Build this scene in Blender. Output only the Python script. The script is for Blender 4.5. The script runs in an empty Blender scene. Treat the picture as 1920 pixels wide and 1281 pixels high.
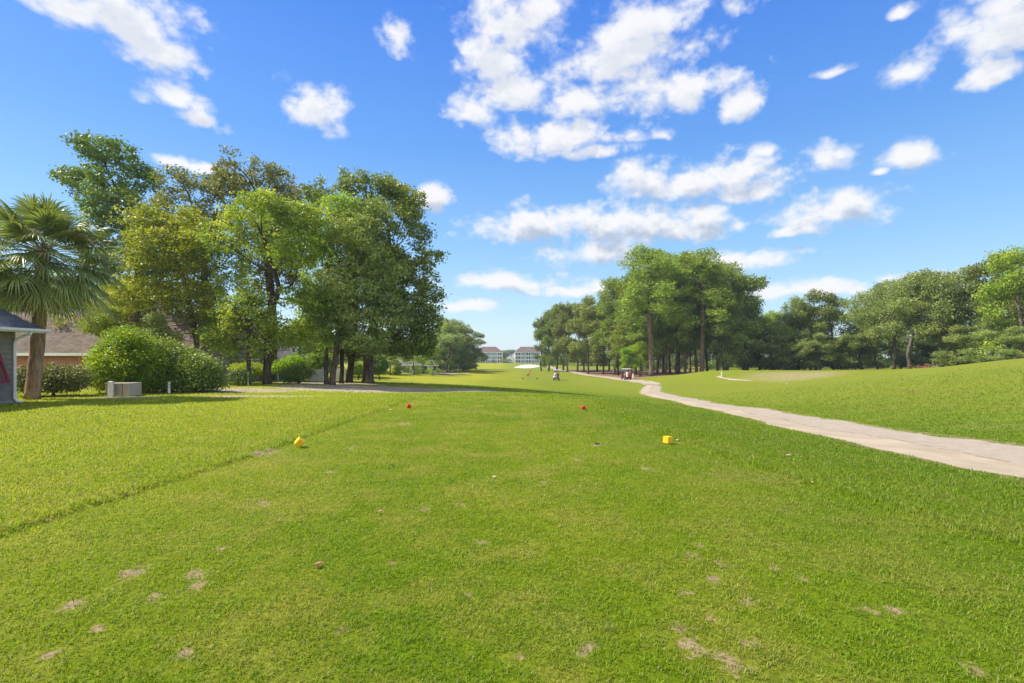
import bpy, bmesh, math, random
import numpy as np
from mathutils import Vector, Matrix
R = math.radians
PI = math.pi
rng = np.random.default_rng(7)
random.seed(7)
C = bpy.context.scene.collection
sc = bpy.context.scene

# ------------------------------------------------------------------ camera
CAMZ = 1.65
F = 960.0          # focal length in pixels of the 1920 px wide photograph
HY = 668.0         # row of the horizon
cam = bpy.data.cameras.new('camera')
cam.lens = 18.0; cam.sensor_width = 36.0
cam.shift_y = (HY - 640.5) / 1920.0
cam.clip_start = 0.05; cam.clip_end = 9000
camo = bpy.data.objects.new('camera', cam); C.objects.link(camo)
camo.location = (0, 0, CAMZ); camo.rotation_euler = (R(90), 0, 0)
sc.camera = camo

# ------------------------------------------------------------------ exposure, sun
sc.view_settings.view_transform = 'Standard'
sc.view_settings.look = 'None'
sc.view_settings.exposure = 0.98
sc.view_settings.gamma = 1.0
sc.view_settings.use_curve_mapping = False
SUN_AZ = 86.0      # degrees to the left of straight ahead (+Y)
SUN_EL = 49.0
sun = bpy.data.lights.new('sun', 'SUN'); sun.energy = 4.2; sun.angle = R(0.53); sun.color = (1.0, 0.93, 0.80)
suno = bpy.data.objects.new('sun', sun); C.objects.link(suno)
sd = Vector((-math.sin(R(SUN_AZ)) * math.cos(R(SUN_EL)), math.cos(R(SUN_AZ)) * math.cos(R(SUN_EL)), math.sin(R(SUN_EL))))
suno.rotation_euler = sd.to_track_quat('Z', 'Y').to_euler()
suno.location = sd * 50

# ------------------------------------------------------------------ world: sky and clouds
def N(nt, t, **kw):
    n = nt.nodes.new(t)
    for k, v in kw.items():
        setattr(n, k, v)
    return n
def put(nt, sock, v):
    if isinstance(v, bpy.types.NodeSocket): nt.links.new(v, sock)
    else: sock.default_value = v
def M(nt, op, a, b=None, c=None, clamp=False):
    n = N(nt, 'ShaderNodeMath', operation=op, use_clamp=clamp)
    put(nt, n.inputs[0], a)
    if b is not None: put(nt, n.inputs[1], b)
    if c is not None: put(nt, n.inputs[2], c)
    return n.outputs[0]
def VM(nt, op, a, b=None, out=0):
    n = N(nt, 'ShaderNodeVectorMath', operation=op)
    put(nt, n.inputs[0], a)
    if b is not None: put(nt, n.inputs[1], b)
    return n.outputs[out]
def noise(nt, vec, scale, detail=3, rough=0.55, dist=0.0, col=False):
    n = N(nt, 'ShaderNodeTexNoise')
    if vec is not None: nt.links.new(vec, n.inputs['Vector'])
    n.inputs['Scale'].default_value = scale; n.inputs['Detail'].default_value = detail
    n.inputs['Roughness'].default_value = rough; n.inputs['Distortion'].default_value = dist
    return n.outputs['Color' if col else 'Fac']
def mr(nt, v, a, b, c=0.0, d=1.0, smooth=True):
    n = N(nt, 'ShaderNodeMapRange'); n.interpolation_type = 'SMOOTHSTEP' if smooth else 'LINEAR'
    put(nt, n.inputs[0], v); put(nt, n.inputs[1], a); put(nt, n.inputs[2], b); put(nt, n.inputs[3], c); put(nt, n.inputs[4], d)
    return n.outputs[0]
def mixc(nt, fac, a, b, mode='MIX'):
    n = N(nt, 'ShaderNodeMix', data_type='RGBA', blend_type=mode)
    put(nt, n.inputs[0], fac)
    for s, v in ((n.inputs[6], a), (n.inputs[7], b)):
        if isinstance(v, bpy.types.NodeSocket): nt.links.new(v, s)
        else: s.default_value = (v[0], v[1], v[2], 1)
    return n.outputs[2]

# centre x, centre y, half width, half height (pixels of the photograph -> directions in the sky)
CLOUDS = [(225,28,165,66),(300,95,80,52),(100,12,80,30),(330,192,68,34),(365,228,48,28),(597,213,50,52),(744,70,30,44),
 (965,40,100,70),(925,120,60,75),(970,180,75,52),(880,215,52,30),(1190,60,150,50),(1180,115,150,70),(1090,190,130,48),(1290,170,110,45),(1385,190,42,42),
 (1060,262,105,36),(1120,285,55,16),(1300,345,165,42),(1210,335,65,36),(1415,372,60,24),(1000,430,95,40),(1120,425,160,50),(1260,430,145,40),(1385,425,32,20),(1120,480,105,28),
 (808,378,27,26),(1421,290,32,18),(1560,300,50,33),(1714,290,65,36),(1650,326,18,11),(1555,402,108,40),(1590,375,45,26),(1500,432,52,14),
 (1716,135,55,46),(1860,55,120,75),(1850,140,56,32),(1702,22,24,14),(1235,256,24,14),(945,531,120,18),(1075,545,70,14),(872,574,46,13),
 (1370,492,105,26),(1500,548,170,20),(1730,520,100,11),(380,320,70,12),(1575,130,45,12)]
def px2ae(px, py):
    x = (px - 960) / F; z = (HY - py) / F
    return math.atan2(x, 1.0), math.asin(z / math.sqrt(1 + x * x + z * z))
def cloud_group():
    g = bpy.data.node_groups.new('cloud_density', 'ShaderNodeTree')
    g.interface.new_socket('AE', in_out='INPUT', socket_type='NodeSocketVector')
    g.interface.new_socket('Dir', in_out='INPUT', socket_type='NodeSocketVector')
    g.interface.new_socket('Density', in_out='OUTPUT', socket_type='NodeSocketFloat')
    gi = N(g, 'NodeGroupInput'); go = N(g, 'NodeGroupOutput')
    ae = gi.outputs[0]; d = gi.outputs[1]
    wcol = noise(g, d, 7.0, 3, 0.6, col=True)
    w = VM(g, 'MULTIPLY', VM(g, 'SUBTRACT', wcol, (0.5, 0.5, 0.5)), (0.07, 0.035, 0.0))
    p = VM(g, 'ADD', ae, w)
    acc = None
    for (px, py, rx, ry) in CLOUDS:
        a0, e0 = px2ae(px, py)
        a1, _ = px2ae(px + rx, py); a2, _ = px2ae(px - rx, py)
        _, e1 = px2ae(px, py - ry); _, e2 = px2ae(px, py + ry)
        ra = (a1 - a2) / 2; re = (e1 - e2) / 2
        q = VM(g, 'MULTIPLY', VM(g, 'SUBTRACT', p, (a0, e0, 0)), (1 / ra, 1 / re, 0))
        q = VM(g, 'MAXIMUM', q, VM(g, 'MULTIPLY', q, (-1, -1.55, 0)))      # flatter below than above
        L = VM(g, 'LENGTH', q, out=1)
        if acc is None: acc = L
        else:
            n = N(g, 'ShaderNodeMath', operation='SMOOTH_MIN'); n.inputs[2].default_value = 0.18
            g.links.new(acc, n.inputs[0]); g.links.new(L, n.inputs[1]); acc = n.outputs[0]
    m = M(g, 'SUBTRACT', 1.0, acc)
    dd = VM(g, 'MULTIPLY', d, (1, 1, 1.5))
    n1 = noise(g, dd, 11.0, 6, 0.60)
    n2 = noise(g, dd, 34.0, 4, 0.65)
    def puff(scale, vec):
        v = N(g, 'ShaderNodeTexVoronoi'); v.feature = 'F1'; v.inputs['Scale'].default_value = scale; g.links.new(vec, v.inputs['Vector'])
        return M(g, 'SUBTRACT', 0.5, v.outputs['Distance'])
    wd = VM(g, 'ADD', dd, VM(g, 'MULTIPLY', VM(g, 'SUBTRACT', noise(g, d, 30.0, 2, 0.6, col=True), (.5, .5, .5)), (.05, .05, .05)))
    pf = M(g, 'ADD', M(g, 'MULTIPLY', puff(17.0, wd), 0.9), M(g, 'MULTIPLY', puff(44.0, wd), 0.42))
    nn = M(g, 'ADD', M(g, 'MULTIPLY', M(g, 'SUBTRACT', n1, 0.5), 2.0), M(g, 'MULTIPLY', M(g, 'SUBTRACT', n2, 0.5), 1.1))
    nn = M(g, 'ADD', M(g, 'ADD', nn, pf), 0.10)
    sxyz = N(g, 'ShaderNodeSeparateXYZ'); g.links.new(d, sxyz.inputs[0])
    m = M(g, 'MAXIMUM', m, mr(g, sxyz.outputs[1], -0.15, -0.55, -1.2, 0.9))       # unseen broken cloud added behind the viewer as white frontal fill
    den = M(g, 'ADD', M(g, 'MAXIMUM', m, -1.2), nn)
    g.links.new(den, go.inputs[0])
    return g
world = bpy.data.worlds.new('World'); sc.world = world; world.use_nodes = True
nt = world.node_tree; nt.nodes.clear()
sky = N(nt, 'ShaderNodeTexSky', sky_type='NISHITA'); sky.sun_disc = False
sky.sun_elevation = R(SUN_EL); sky.sun_rotation = R(-SUN_AZ); sky.altitude = 0; sky.air_density = 1.0; sky.dust_density = 0.4; sky.ozone_density = 2.5
tc = N(nt, 'ShaderNodeTexCoord')
dirv = tc.outputs['Generated']
sep = N(nt, 'ShaderNodeSeparateXYZ'); nt.links.new(dirv, sep.inputs[0])
az = M(nt, 'ARCTAN2', sep.outputs[0], sep.outputs[1]); el = M(nt, 'ARCSINE', sep.outputs[2])
ae = N(nt, 'ShaderNodeCombineXYZ'); nt.links.new(az, ae.inputs[0]); nt.links.new(el, ae.inputs[1])
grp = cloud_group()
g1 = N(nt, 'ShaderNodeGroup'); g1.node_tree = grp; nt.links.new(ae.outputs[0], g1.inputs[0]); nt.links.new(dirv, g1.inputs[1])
g2 = N(nt, 'ShaderNodeGroup'); g2.node_tree = grp
nt.links.new(VM(nt, 'ADD', ae.outputs[0], (-0.012, 0.026, 0)), g2.inputs[0])
nt.links.new(VM(nt, 'ADD', dirv, (-0.012, 0.0, 0.026)), g2.inputs[1])
alpha = mr(nt, g1.outputs[0], -0.30, 0.82)
alpha = M(nt, 'MULTIPLY', alpha, mr(nt, el, 0.02, 0.10))
shade = mr(nt, g2.outputs[0], 0.0, 1.15)
low = mr(nt, el, 0.48, 0.16)
shade = M(nt, 'MULTIPLY', shade, M(nt, 'ADD', 0.38, M(nt, 'MULTIPLY', low, 0.62)))
ccol = mixc(nt, shade, (4.15, 4.15, 4.2), (1.95, 2.3, 2.95))
hs = N(nt, 'ShaderNodeHueSaturation'); hs.inputs['Saturation'].default_value = 1.30; hs.inputs['Hue'].default_value = 0.508
nt.links.new(sky.outputs[0], hs.inputs['Color'])
rampn = N(nt, 'ShaderNodeValToRGB'); cr_ = rampn.color_ramp     # clear air by height above the horizon
nt.links.new(M(nt, 'MULTIPLY', el, 1.0), rampn.inputs[0])
stops = [(0.0, (.62, .80, .90)), (.10, (.48, .73, .92)), (.20, (.33, .62, .93)), (.38, (.16, .41, .93)), (.60, (.075, .26, .89)), (1.0, (.025, .13, .75))]
while len(cr_.elements) < len(stops): cr_.elements.new(.5)
for e_, (p_, c_) in zip(cr_.elements, stops): e_.position = p_; e_.color = (*c_, 1)
vs = N(nt, 'ShaderNodeVectorMath', operation='SCALE'); nt.links.new(rampn.outputs[0], vs.inputs[0]); vs.inputs[3].default_value = 4.2
skyc = mixc(nt, 0.72, hs.outputs[0], vs.outputs[0])
ccol = mixc(nt, mr(nt, sep.outputs[1], 0.0, -0.5), ccol, mixc(nt, 1.0, ccol, (1.9, 1.85, 1.75), 'MULTIPLY'))   # added cloud behind the viewer, brightened to lift shadows facing the camera
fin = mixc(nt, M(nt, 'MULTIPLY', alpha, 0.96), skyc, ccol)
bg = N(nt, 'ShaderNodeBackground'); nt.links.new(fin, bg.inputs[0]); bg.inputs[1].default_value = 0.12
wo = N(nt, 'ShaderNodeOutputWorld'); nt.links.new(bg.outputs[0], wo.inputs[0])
world.cycles.sampling_method = 'MANUAL'; world.cycles.sample_map_resolution = 512
sc.cycles.max_bounces = 5; sc.cycles.diffuse_bounces = 3; sc.cycles.transmission_bounces = 4; sc.cycles.transparent_max_bounces = 4

# ------------------------------------------------------------------ numpy value noise
def _h(ix, iy, s):
    n = (ix.astype(np.int64) * 374761393 + iy.astype(np.int64) * 668265263 + s * 974634777) & 0xffffffff
    n = ((n ^ (n >> 13)) * 1274126177) & 0xffffffff
    return ((n ^ (n >> 16)) & 0xffff) / 65535.0
def vnoise(x, y, s=0):
    ix = np.floor(x); iy = np.floor(y); fx = x - ix; fy = y - iy
    fx = fx * fx * (3 - 2 * fx); fy = fy * fy * (3 - 2 * fy)
    a = _h(ix, iy, s); b = _h(ix + 1, iy, s); c = _h(ix, iy + 1, s); d = _h(ix + 1, iy + 1, s)
    return (a * (1 - fx) + b * fx) * (1 - fy) + (c * (1 - fx) + d * fx) * fy
def fbm(x, y, s=0, o=4):
    t = 0; a = 0.5; tot = 0
    for i in range(o):
        t = t + a * vnoise(x * 2 ** i, y * 2 ** i, s + i); tot += a; a *= 0.55
    return t / tot
def sstep(a, b, x):
    t = np.clip((x - a) / (b - a), 0, 1); return t * t * (3 - 2 * t)

# ------------------------------------------------------------------ terrain (thin plate through surveyed heights)
CP = []
for X in (-12, -8, -4, 0, 3.6):
    for Y in (-14, -4, 4, 12, 19): CP.append((X, Y, 0.0))
CP += [(6,-14,-.1),(6,0,-.12),(6,8,-.12),(6,15,-.3),(5.5,20,-.25),(9.5,-14,-.3),(9.5,0,-.3),(9.5,9,-.33),(10,16,-.65),(10.8,22,-.95),(12,30,-1.3),(13,42,-1.72),(14,50,-1.92),(18.3,66,-2.2),(20,85,-2.42),
 (16,16,-.12),(14,24,-.8),(13,11,-.2),(22,20,.35),(25,27,.5),(32,30,1.15),(40,40,1.5),(35,45,.34),(32.8,50,-.64),(28,53,-1.35),(22,52,-1.7),(20,40,-1.0),(25,40,-.5),(60,40,1.9),(80,20,1.9),(40,10,1.0),(22,4,.3),
 (50,62,.2),(36,60,-1.3),(33,64,-2.0),(27,62,-2.05),(36,76,-.5),(44,78,-.5),(54,74,-.35),(30,80,-.75),(30,71,-1.0),(36,70,-.75),(43,69,-.55),(34,65.5,-1.75),(26,70,-1.9),(40,64,-1.2),(48,92,-1.0),(66,100,-1.0),(37,92,-1.4),(26,96,-2.1),(90,80,0.2),(30,120,-2.2),
 (0,21.5,-.02),(0,27,-.36),(0,33,-.6),(0,38,-.78),(0,50,-1.35),(0,70,-2.1),(0,94,-2.6),(0,120,-2.65),(0,150,-2.6),(8,180,-2.6),(0,178,-2.6),(-15,178,-2.6),
 (-5,22,-.06),(-7,30,-.42),(-10.7,38,-.36),(-11,25,-.14),(-15,32,-.1),(-20,10,0),(-20,20,0),(-20,30,-.1),(-26,40,-.3),(-15,48,-.6),(-8,60,-1.5),(-16,76,-1.2),(-12,100,-2.3),(-17,130,-2.0),(-35,70,-.8),(-60,60,-.8),(-60,0,0),
 (5,200,-1.75),(-15,200,-1.9),(5,230,-1.58),(-15,230,-1.7),(5,262,-1.75),(-15,262,-1.8),(35,200,-2.4),(-50,200,-2.2),(0,320,-3.3),(60,300,-3.0),(-60,300,-3.0),
 (-40,-30,-.2),(0,-40,-.4),(50,-30,.6),(-90,100,-1.2),(120,150,-1.5),(120,-10,1.5),(-120,0,-.5)]
CP = np.array(CP, float)
S0 = 60.0
def _k(r2): return np.where(r2 > 1e-12, 0.5 * r2 * np.log(np.maximum(r2, 1e-12)), 0)
_n = len(CP); _P = CP[:, :2] / S0
_A = np.zeros((_n + 3, _n + 3))
_A[:_n, :_n] = _k(((_P[:, None] - _P[None]) ** 2).sum(-1)) + np.eye(_n) * 2e-4
_A[:_n, _n] = 1; _A[:_n, _n + 1:] = _P; _A[_n:, :_n] = _A[:_n, _n:].T
_W = np.linalg.solve(_A, np.concatenate([CP[:, 2], [0, 0, 0]]))
def tps(x, y):
    x = np.atleast_1d(np.asarray(x, float)); y = np.atleast_1d(np.asarray(y, float))
    sh = x.shape; X = x.ravel() / S0; Y = y.ravel() / S0; out = np.zeros(len(X))
    for i in range(0, len(X), 50000):
        a = X[i:i + 50000]; b = Y[i:i + 50000]
        k = _k((a[:, None] - _P[None, :, 0]) ** 2 + (b[:, None] - _P[None, :, 1]) ** 2)
        out[i:i + 50000] = k @ _W[:_n] + _W[_n] + _W[_n + 1] * a + _W[_n + 2] * b
    return out.reshape(sh)
TEE_L = [(1.0, -4.75), (4.6, -4.6), (8.5, -4.24), (12.2, -4.06), (16.9, -3.8), (21, -3.7), (40, -3.7)]
TEE_R = [(1.0, 4.6), (4.3, 4.26), (5.8, 3.95), (7.6, 3.55), (9.2, 3.26), (12.5, 2.9), (17.8, 2.8), (40, 2.9)]
def tee_in(x, y):
    """positive inside the closely mown tee (metres to its edge), negative outside"""
    wob = (fbm(x * 0.9, y * 0.9, 91, 3) - 0.5) * 0.35
    l = np.interp(y, [a for a, b in TEE_L], [b for a, b in TEE_L]); r = np.interp(y, [a for a, b in TEE_R], [b for a, b in TEE_R])
    return np.minimum(np.minimum(x - l, r - x), 20.9 - y) + wob
def Z(x, y):
    x = np.atleast_1d(np.asarray(x, float)); y = np.atleast_1d(np.asarray(y, float))
    z = tps(x, y)
    r = np.hypot(x, y)
    f = sstep(230, 420, r)
    z = np.clip(z, -3.6, 3.0)
    z = z * (1 - f) + (-3.9) * f
    near = 1 - sstep(20, 60, r)
    z = z + (fbm(x * 0.35, y * 0.35, 5, 3) - 0.5) * 0.05 * near + (fbm(x * 0.06, y * 0.06, 8, 3) - 0.5) * 0.25 * sstep(30, 70, r) * (1 - f)
    t = tee_in(x, y)
    z = z + 0.030 * (1 - sstep(-0.10, 0.04, t)) * (1 - sstep(22, 26, r)) - 0.03 * np.exp(-(t / 0.06) ** 2) * (1 - sstep(22, 26, r)) * 0.5
    return z
def z1(x, y): return float(Z(x, y)[0])
def ray(px, py):
    """where the sight line through a pixel meets the terrain"""
    u = (px - 960) / F; s = (py - HY) / F
    Y = np.linspace(2, 420, 8000)
    d = (CAMZ - s * Y) - Z(u * Y, Y)
    i = np.argmax(d <= 0)
    if d[i] > 0: i = len(Y) - 1
    return float(u * Y[i]), float(Y[i])

# ------------------------------------------------------------------ mesh helpers
def tag(o, label=None, cat=None, group=None, kind=None):
    if label: o['label'] = label
    if cat: o['category'] = cat
    if group: o['group'] = group
    if kind: o['kind'] = kind
    return o
def thing(name, label, cat, loc=(0, 0, 0), rotz=0, group=None):
    o = bpy.data.objects.new(name, None); C.objects.link(o)
    o.location = loc; o.rotation_euler = (0, 0, rotz); o.empty_display_size = 0.2
    return tag(o, label, cat, group)
def np_mesh(name, V, faces, mat, parent=None, smooth=False):
    """faces: list of (n,k) index arrays"""
    me = bpy.data.meshes.new(name)
    V = np.ascontiguousarray(V, dtype=np.float32)
    me.vertices.add(len(V)); me.vertices.foreach_set('co', V.ravel())
    loops = np.concatenate([f.ravel() for f in faces]).astype(np.int32)
    sizes = np.concatenate([np.full(len(f), f.shape[1]) for f in faces])
    starts = np.concatenate([[0], np.cumsum(sizes)[:-1]]).astype(np.int32)
    me.loops.add(len(loops)); me.loops.foreach_set('vertex_index', loops)
    me.polygons.add(len(sizes)); me.polygons.foreach_set('loop_start', starts)
    me.update(calc_edges=True)
    if smooth: me.polygons.foreach_set('use_smooth', np.ones(len(sizes), bool))
    me.materials.append(mat)
    o = bpy.data.objects.new(name, me); C.objects.link(o)
    if parent: o.parent = parent
    return o
class MB:
    def __init__(s): s.v = []; s.f = []
    def quad(s, a, b, c, d):
        n = len(s.v); s.v += [tuple(a), tuple(b), tuple(c), tuple(d)]; s.f.append((n, n + 1, n + 2, n + 3)); return s
    def poly(s, pts):
        n = len(s.v); s.v += [tuple(p) for p in pts]; s.f.append(tuple(range(n, n + len(pts)))); return s
    def box(s, c, d, rot=None):
        n = len(s.v)
        for z in (-.5, .5):
            for y in (-.5, .5):
                for x in (-.5, .5):
                    p = Vector((x * d[0], y * d[1], z * d[2]))
                    if rot is not None: p = rot @ p
                    s.v.append(tuple(p + Vector(c)))
        s.f += [tuple(n + i for i in q) for q in ((0, 2, 3, 1), (4, 5, 7, 6), (0, 1, 5, 4), (2, 6, 7, 3), (0, 4, 6, 2), (1, 3, 7, 5))]
        return s
    def tube(s, pts, rad, k=8, cap=True):
        pts = [Vector(p) for p in pts]
        if not hasattr(rad, '__len__'): rad = [rad] * len(pts)
        n0 = len(s.v); ref = None
        for i, p in enumerate(pts):
            t = (pts[min(i + 1, len(pts) - 1)] - pts[max(i - 1, 0)]).normalized()
            if ref is None: ref = t.orthogonal().normalized()
            ref = (ref - t * ref.dot(t)).normalized(); b = t.cross(ref)
            for j in range(k):
                a = 2 * PI * j / k
                s.v.append(tuple(p + (ref * math.cos(a) + b * math.sin(a)) * rad[i]))
        for i in range(len(pts) - 1):
            for j in range(k):
                a = n0 + i * k + j; b2 = n0 + i * k + (j + 1) % k
                s.f.append((a, b2, b2 + k, a + k))
        if cap:
            s.f.append(tuple(n0 + j for j in range(k))[::-1]); e = n0 + (len(pts) - 1) * k
            s.f.append(tuple(e + j for j in range(k)))
        return s
    def prism(s, prof, axis_from, axis_to, conv):
        """profile points swept between two offsets; conv(p, t) -> xyz"""
        n = len(prof); n0 = len(s.v)
        for t in (axis_from, axis_to):
            for p in prof: s.v.append(tuple(conv(p, t)))
        for i in range(n):
            j = (i + 1) % n; s.f.append((n0 + i, n0 + j, n0 + n + j, n0 + n + i))
        s.f.append(tuple(n0 + i for i in range(n))[::-1]); s.f.append(tuple(n0 + n + i for i in range(n)))
        return s
    def ball(s, c, r, k=12, m=8, rot=None):
        n0 = len(s.v); rr = r if hasattr(r, '__len__') else (r, r, r)
        for i in range(1, m):
            th = PI * i / m
            for j in range(k):
                a = 2 * PI * j / k
                p = Vector((math.sin(th) * math.cos(a) * rr[0], math.sin(th) * math.sin(a) * rr[1], math.cos(th) * rr[2]))
                if rot is not None: p = rot @ p
                s.v.append(tuple(p + Vector(c)))
        for q in ((0, 0, rr[2]), (0, 0, -rr[2])):
            p = Vector(q)
            if rot is not None: p = rot @ p
            s.v.append(tuple(p + Vector(c)))
        top = len(s.v) - 2; bot = top + 1
        for i in range(m - 2):
            for j in range(k):
                a = n0 + i * k + j; b = n0 + i * k + (j + 1) % k; s.f.append((a, a + k, b + k, b))
        for j in range(k):
            s.f.append((top, n0 + j, n0 + (j + 1) % k)); e = n0 + (m - 2) * k
            s.f.append((bot, e + (j + 1) % k, e + j))
        return s
    def build(s, name, mat, parent=None, smooth=False, bevel=0, label=None):
        me = bpy.data.meshes.new(name); me.from_pydata(s.v, [], s.f); me.update()
        bm = bmesh.new(); bm.from_mesh(me)
        bmesh.ops.recalc_face_normals(bm, faces=bm.faces); bm.to_mesh(me); bm.free()
        me.materials.append(mat)
        if smooth:
            for p in me.polygons: p.use_smooth = True
        o = bpy.data.objects.new(name, me); C.objects.link(o)
        if parent: o.parent = parent
        if bevel:
            m = o.modifiers.new('bevel', 'BEVEL'); m.width = bevel; m.segments = 2; m.limit_method = 'ANGLE'
        if label: o['label'] = label
        return o

# ------------------------------------------------------------------ materials
def new_mat(name):
    m = bpy.data.materials.new(name); m.use_nodes = True; nt = m.node_tree; nt.nodes.clear()
    out = N(nt, 'ShaderNodeOutputMaterial'); return m, nt, out
def pos(nt): return N(nt, 'ShaderNodeNewGeometry').outputs['Position']
def ocoord(nt): return N(nt, 'ShaderNodeTexCoord').outputs['Object']
def principled(nt, out, col, rough=0.8, spec=0.3, metal=0.0, normal=None):
    p = N(nt, 'ShaderNodeBsdfPrincipled'); put(nt, p.inputs['Base Color'], col if isinstance(col, bpy.types.NodeSocket) else (*col, 1))
    put(nt, p.inputs['Roughness'], rough); p.inputs['Specular IOR Level'].default_value = spec; p.inputs['Metallic'].default_value = metal
    if normal is not None: nt.links.new(normal, p.inputs['Normal'])
    nt.links.new(p.outputs[0], out.inputs[0]); return p
def bump(nt, h, strength=0.5, dist=0.02):
    b = N(nt, 'ShaderNodeBump'); b.inputs['Strength'].default_value = strength; b.inputs['Distance'].default_value = dist
    nt.links.new(h, b.inputs['Height']); return b.outputs[0]
def simple(name, col, rough=0.6, spec=0.4, var=0.12, scale=6.0, metal=0.0, bmp=0.0):
    m, nt, out = new_mat(name); oc = ocoord(nt)
    n = noise(nt, oc, scale, 5, 0.6)
    dark = tuple(c * (1 - var) for c in col); lite = tuple(min(1, c * (1 + var)) for c in col)
    c = mixc(nt, mr(nt, n, 0.3, 0.7), dark, lite)
    nrm = bump(nt, noise(nt, oc, scale * 8, 4, 0.6), bmp, 0.01) if bmp else None
    principled(nt, out, c, rough, spec, metal, nrm); return m
def leaf_mat(name, dark, mid, lite, trans=0.38, rough=0.5):
    m, nt, out = new_mat(name)
    g = N(nt, 'ShaderNodeNewGeometry'); oi = N(nt, 'ShaderNodeObjectInfo')
    n = noise(nt, g.outputs['Position'], 0.35, 3, 0.6)
    f = M(nt, 'ADD', M(nt, 'MULTIPLY', g.outputs['Random Per Island'], 0.55), M(nt, 'MULTIPLY', mr(nt, n, 0.3, 0.7), 0.45))
    c1 = mixc(nt, mr(nt, f, 0.0, 0.5), dark, mid); c2 = mixc(nt, mr(nt, f, 0.5, 1.0), c1, lite)
    hsv = N(nt, 'ShaderNodeHueSaturation'); nt.links.new(c2, hsv.inputs['Color'])
    nt.links.new(M(nt, 'ADD', 0.487, M(nt, 'MULTIPLY', oi.outputs['Random'], 0.022)), hsv.inputs['Hue'])
    nt.links.new(M(nt, 'ADD', 0.85, M(nt, 'MULTIPLY', oi.outputs['Random'], 0.3)), hsv.inputs['Value'])
    c = hsv.outputs[0]
    p = N(nt, 'ShaderNodeBsdfPrincipled'); nt.links.new(c, p.inputs['Base Color']); p.inputs['Roughness'].default_value = rough
    p.inputs['Specular IOR Level'].default_value = 0.3
    t = N(nt, 'ShaderNodeBsdfTranslucent'); nt.links.new(mixc(nt, 1.0, c, (1.5, 1.35, 0.55), 'MULTIPLY'), t.inputs[0])
    mx = N(nt, 'ShaderNodeMixShader'); mx.inputs[0].default_value = trans
    nt.links.new(p.outputs[0], mx.inputs[1]); nt.links.new(t.outputs[0], mx.inputs[2]); nt.links.new(mx.outputs[0], out.inputs[0])
    return m
def bark_mat(name, dark, lite, sc_=3.0):
    m, nt, out = new_mat(name); oc = ocoord(nt)
    st = VM(nt, 'MULTIPLY', oc, (1, 1, 0.22))
    n = noise(nt, st, sc_ * 3, 6, 0.65); n2 = noise(nt, oc, 0.8, 3)
    c = mixc(nt, mr(nt, n, 0.35, 0.65), dark, lite); c = mixc(nt, M(nt, 'MULTIPLY', mr(nt, n2, 0.4, 0.7), 0.35), c, tuple(x * 1.3 for x in lite))
    principled(nt, out, c, 0.9, 0.15, 0, bump(nt, n, 0.9, 0.04)); return m

MT = {}
MT['oak'] = leaf_mat('oak_leaves', (0.097, 0.167, 0.030), (0.178, 0.272, 0.051), (0.374, 0.430, 0.084), 0.30)
MT['olive'] = leaf_mat('yellow_green_leaves', (0.120, 0.173, 0.018), (0.239, 0.323, 0.030), (0.464, 0.526, 0.053), 0.42) #(0.109, 0.124, 0.016), (0.217, 0.232, 0.028), (0.434, 0.388, 0.046), 0.42)
MT['bright'] = leaf_mat('bright_green_leaves', (0.123, 0.198, 0.024), (0.233, 0.344, 0.046), (0.468, 0.522, 0.081), 0.42)
MT['lime'] = leaf_mat('lime_leaves', (0.120, 0.212, 0.014), (0.222, 0.375, 0.023), (0.461, 0.586, 0.055), 0.42)
MT['brown'] = leaf_mat('russet_green_leaves', (0.107, 0.125, 0.033), (0.171, 0.209, 0.051), (0.306, 0.312, 0.081), 0.34)
MT['tan'] = leaf_mat('olive_brown_leaves', (0.103, 0.138, 0.026), (0.196, 0.250, 0.052), (0.328, 0.367, 0.094), 0.26)
MT['pine'] = leaf_mat('pine_needles', (0.112, 0.188, 0.031), (0.211, 0.313, 0.046), (0.435, 0.529, 0.076), 0.28)
MT['pale'] = leaf_mat('grey_green_leaves', (0.121, 0.181, 0.047), (0.226, 0.302, 0.083), (0.382, 0.448, 0.142), 0.30)
MT['dark'] = leaf_mat('dark_evergreen_leaves', (0.070, 0.127, 0.026), (0.126, 0.212, 0.042), (0.238, 0.332, 0.064), 0.25)
MT['hedge'] = leaf_mat('hedge_leaves', (0.070, 0.101, 0.028), (0.132, 0.171, 0.046), (0.264, 0.295, 0.093), 0.25)
MT['palm'] = leaf_mat('palm_blades', (0.091, 0.129, 0.035), (0.171, 0.220, 0.065), (0.343, 0.366, 0.121), 0.30, 0.38)
MT['deadpalm'] = leaf_mat('dead_palm_blades', (0.248, 0.132, 0.062), (0.403, 0.232, 0.109), (0.558, 0.388, 0.217), 0.25, 0.8)
MT['inflor'] = leaf_mat('palm_flower_stalk', (0.279, 0.202, 0.139), (0.388, 0.295, 0.217), (0.527, 0.419, 0.310), 0.1, 0.9)
MT['mid'] = leaf_mat('mid_green_leaves', (0.087, 0.136, 0.030), (0.157, 0.213, 0.044), (0.263, 0.309, 0.078), 0.32)
MT['bark'] = bark_mat('grey_oak_bark', (.035, .028, .022), (.15, .125, .10))
MT['darkbark'] = bark_mat('dark_bark', (.022, .018, .014), (.085, .068, .052))
MT['pinebark'] = bark_mat('pine_bark', (.055, .036, .026), (.21, .155, .115))
MT['palmbark'] = bark_mat('palm_bark', (.19, .115, .065), (.42, .28, .175), 4.0)

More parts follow.
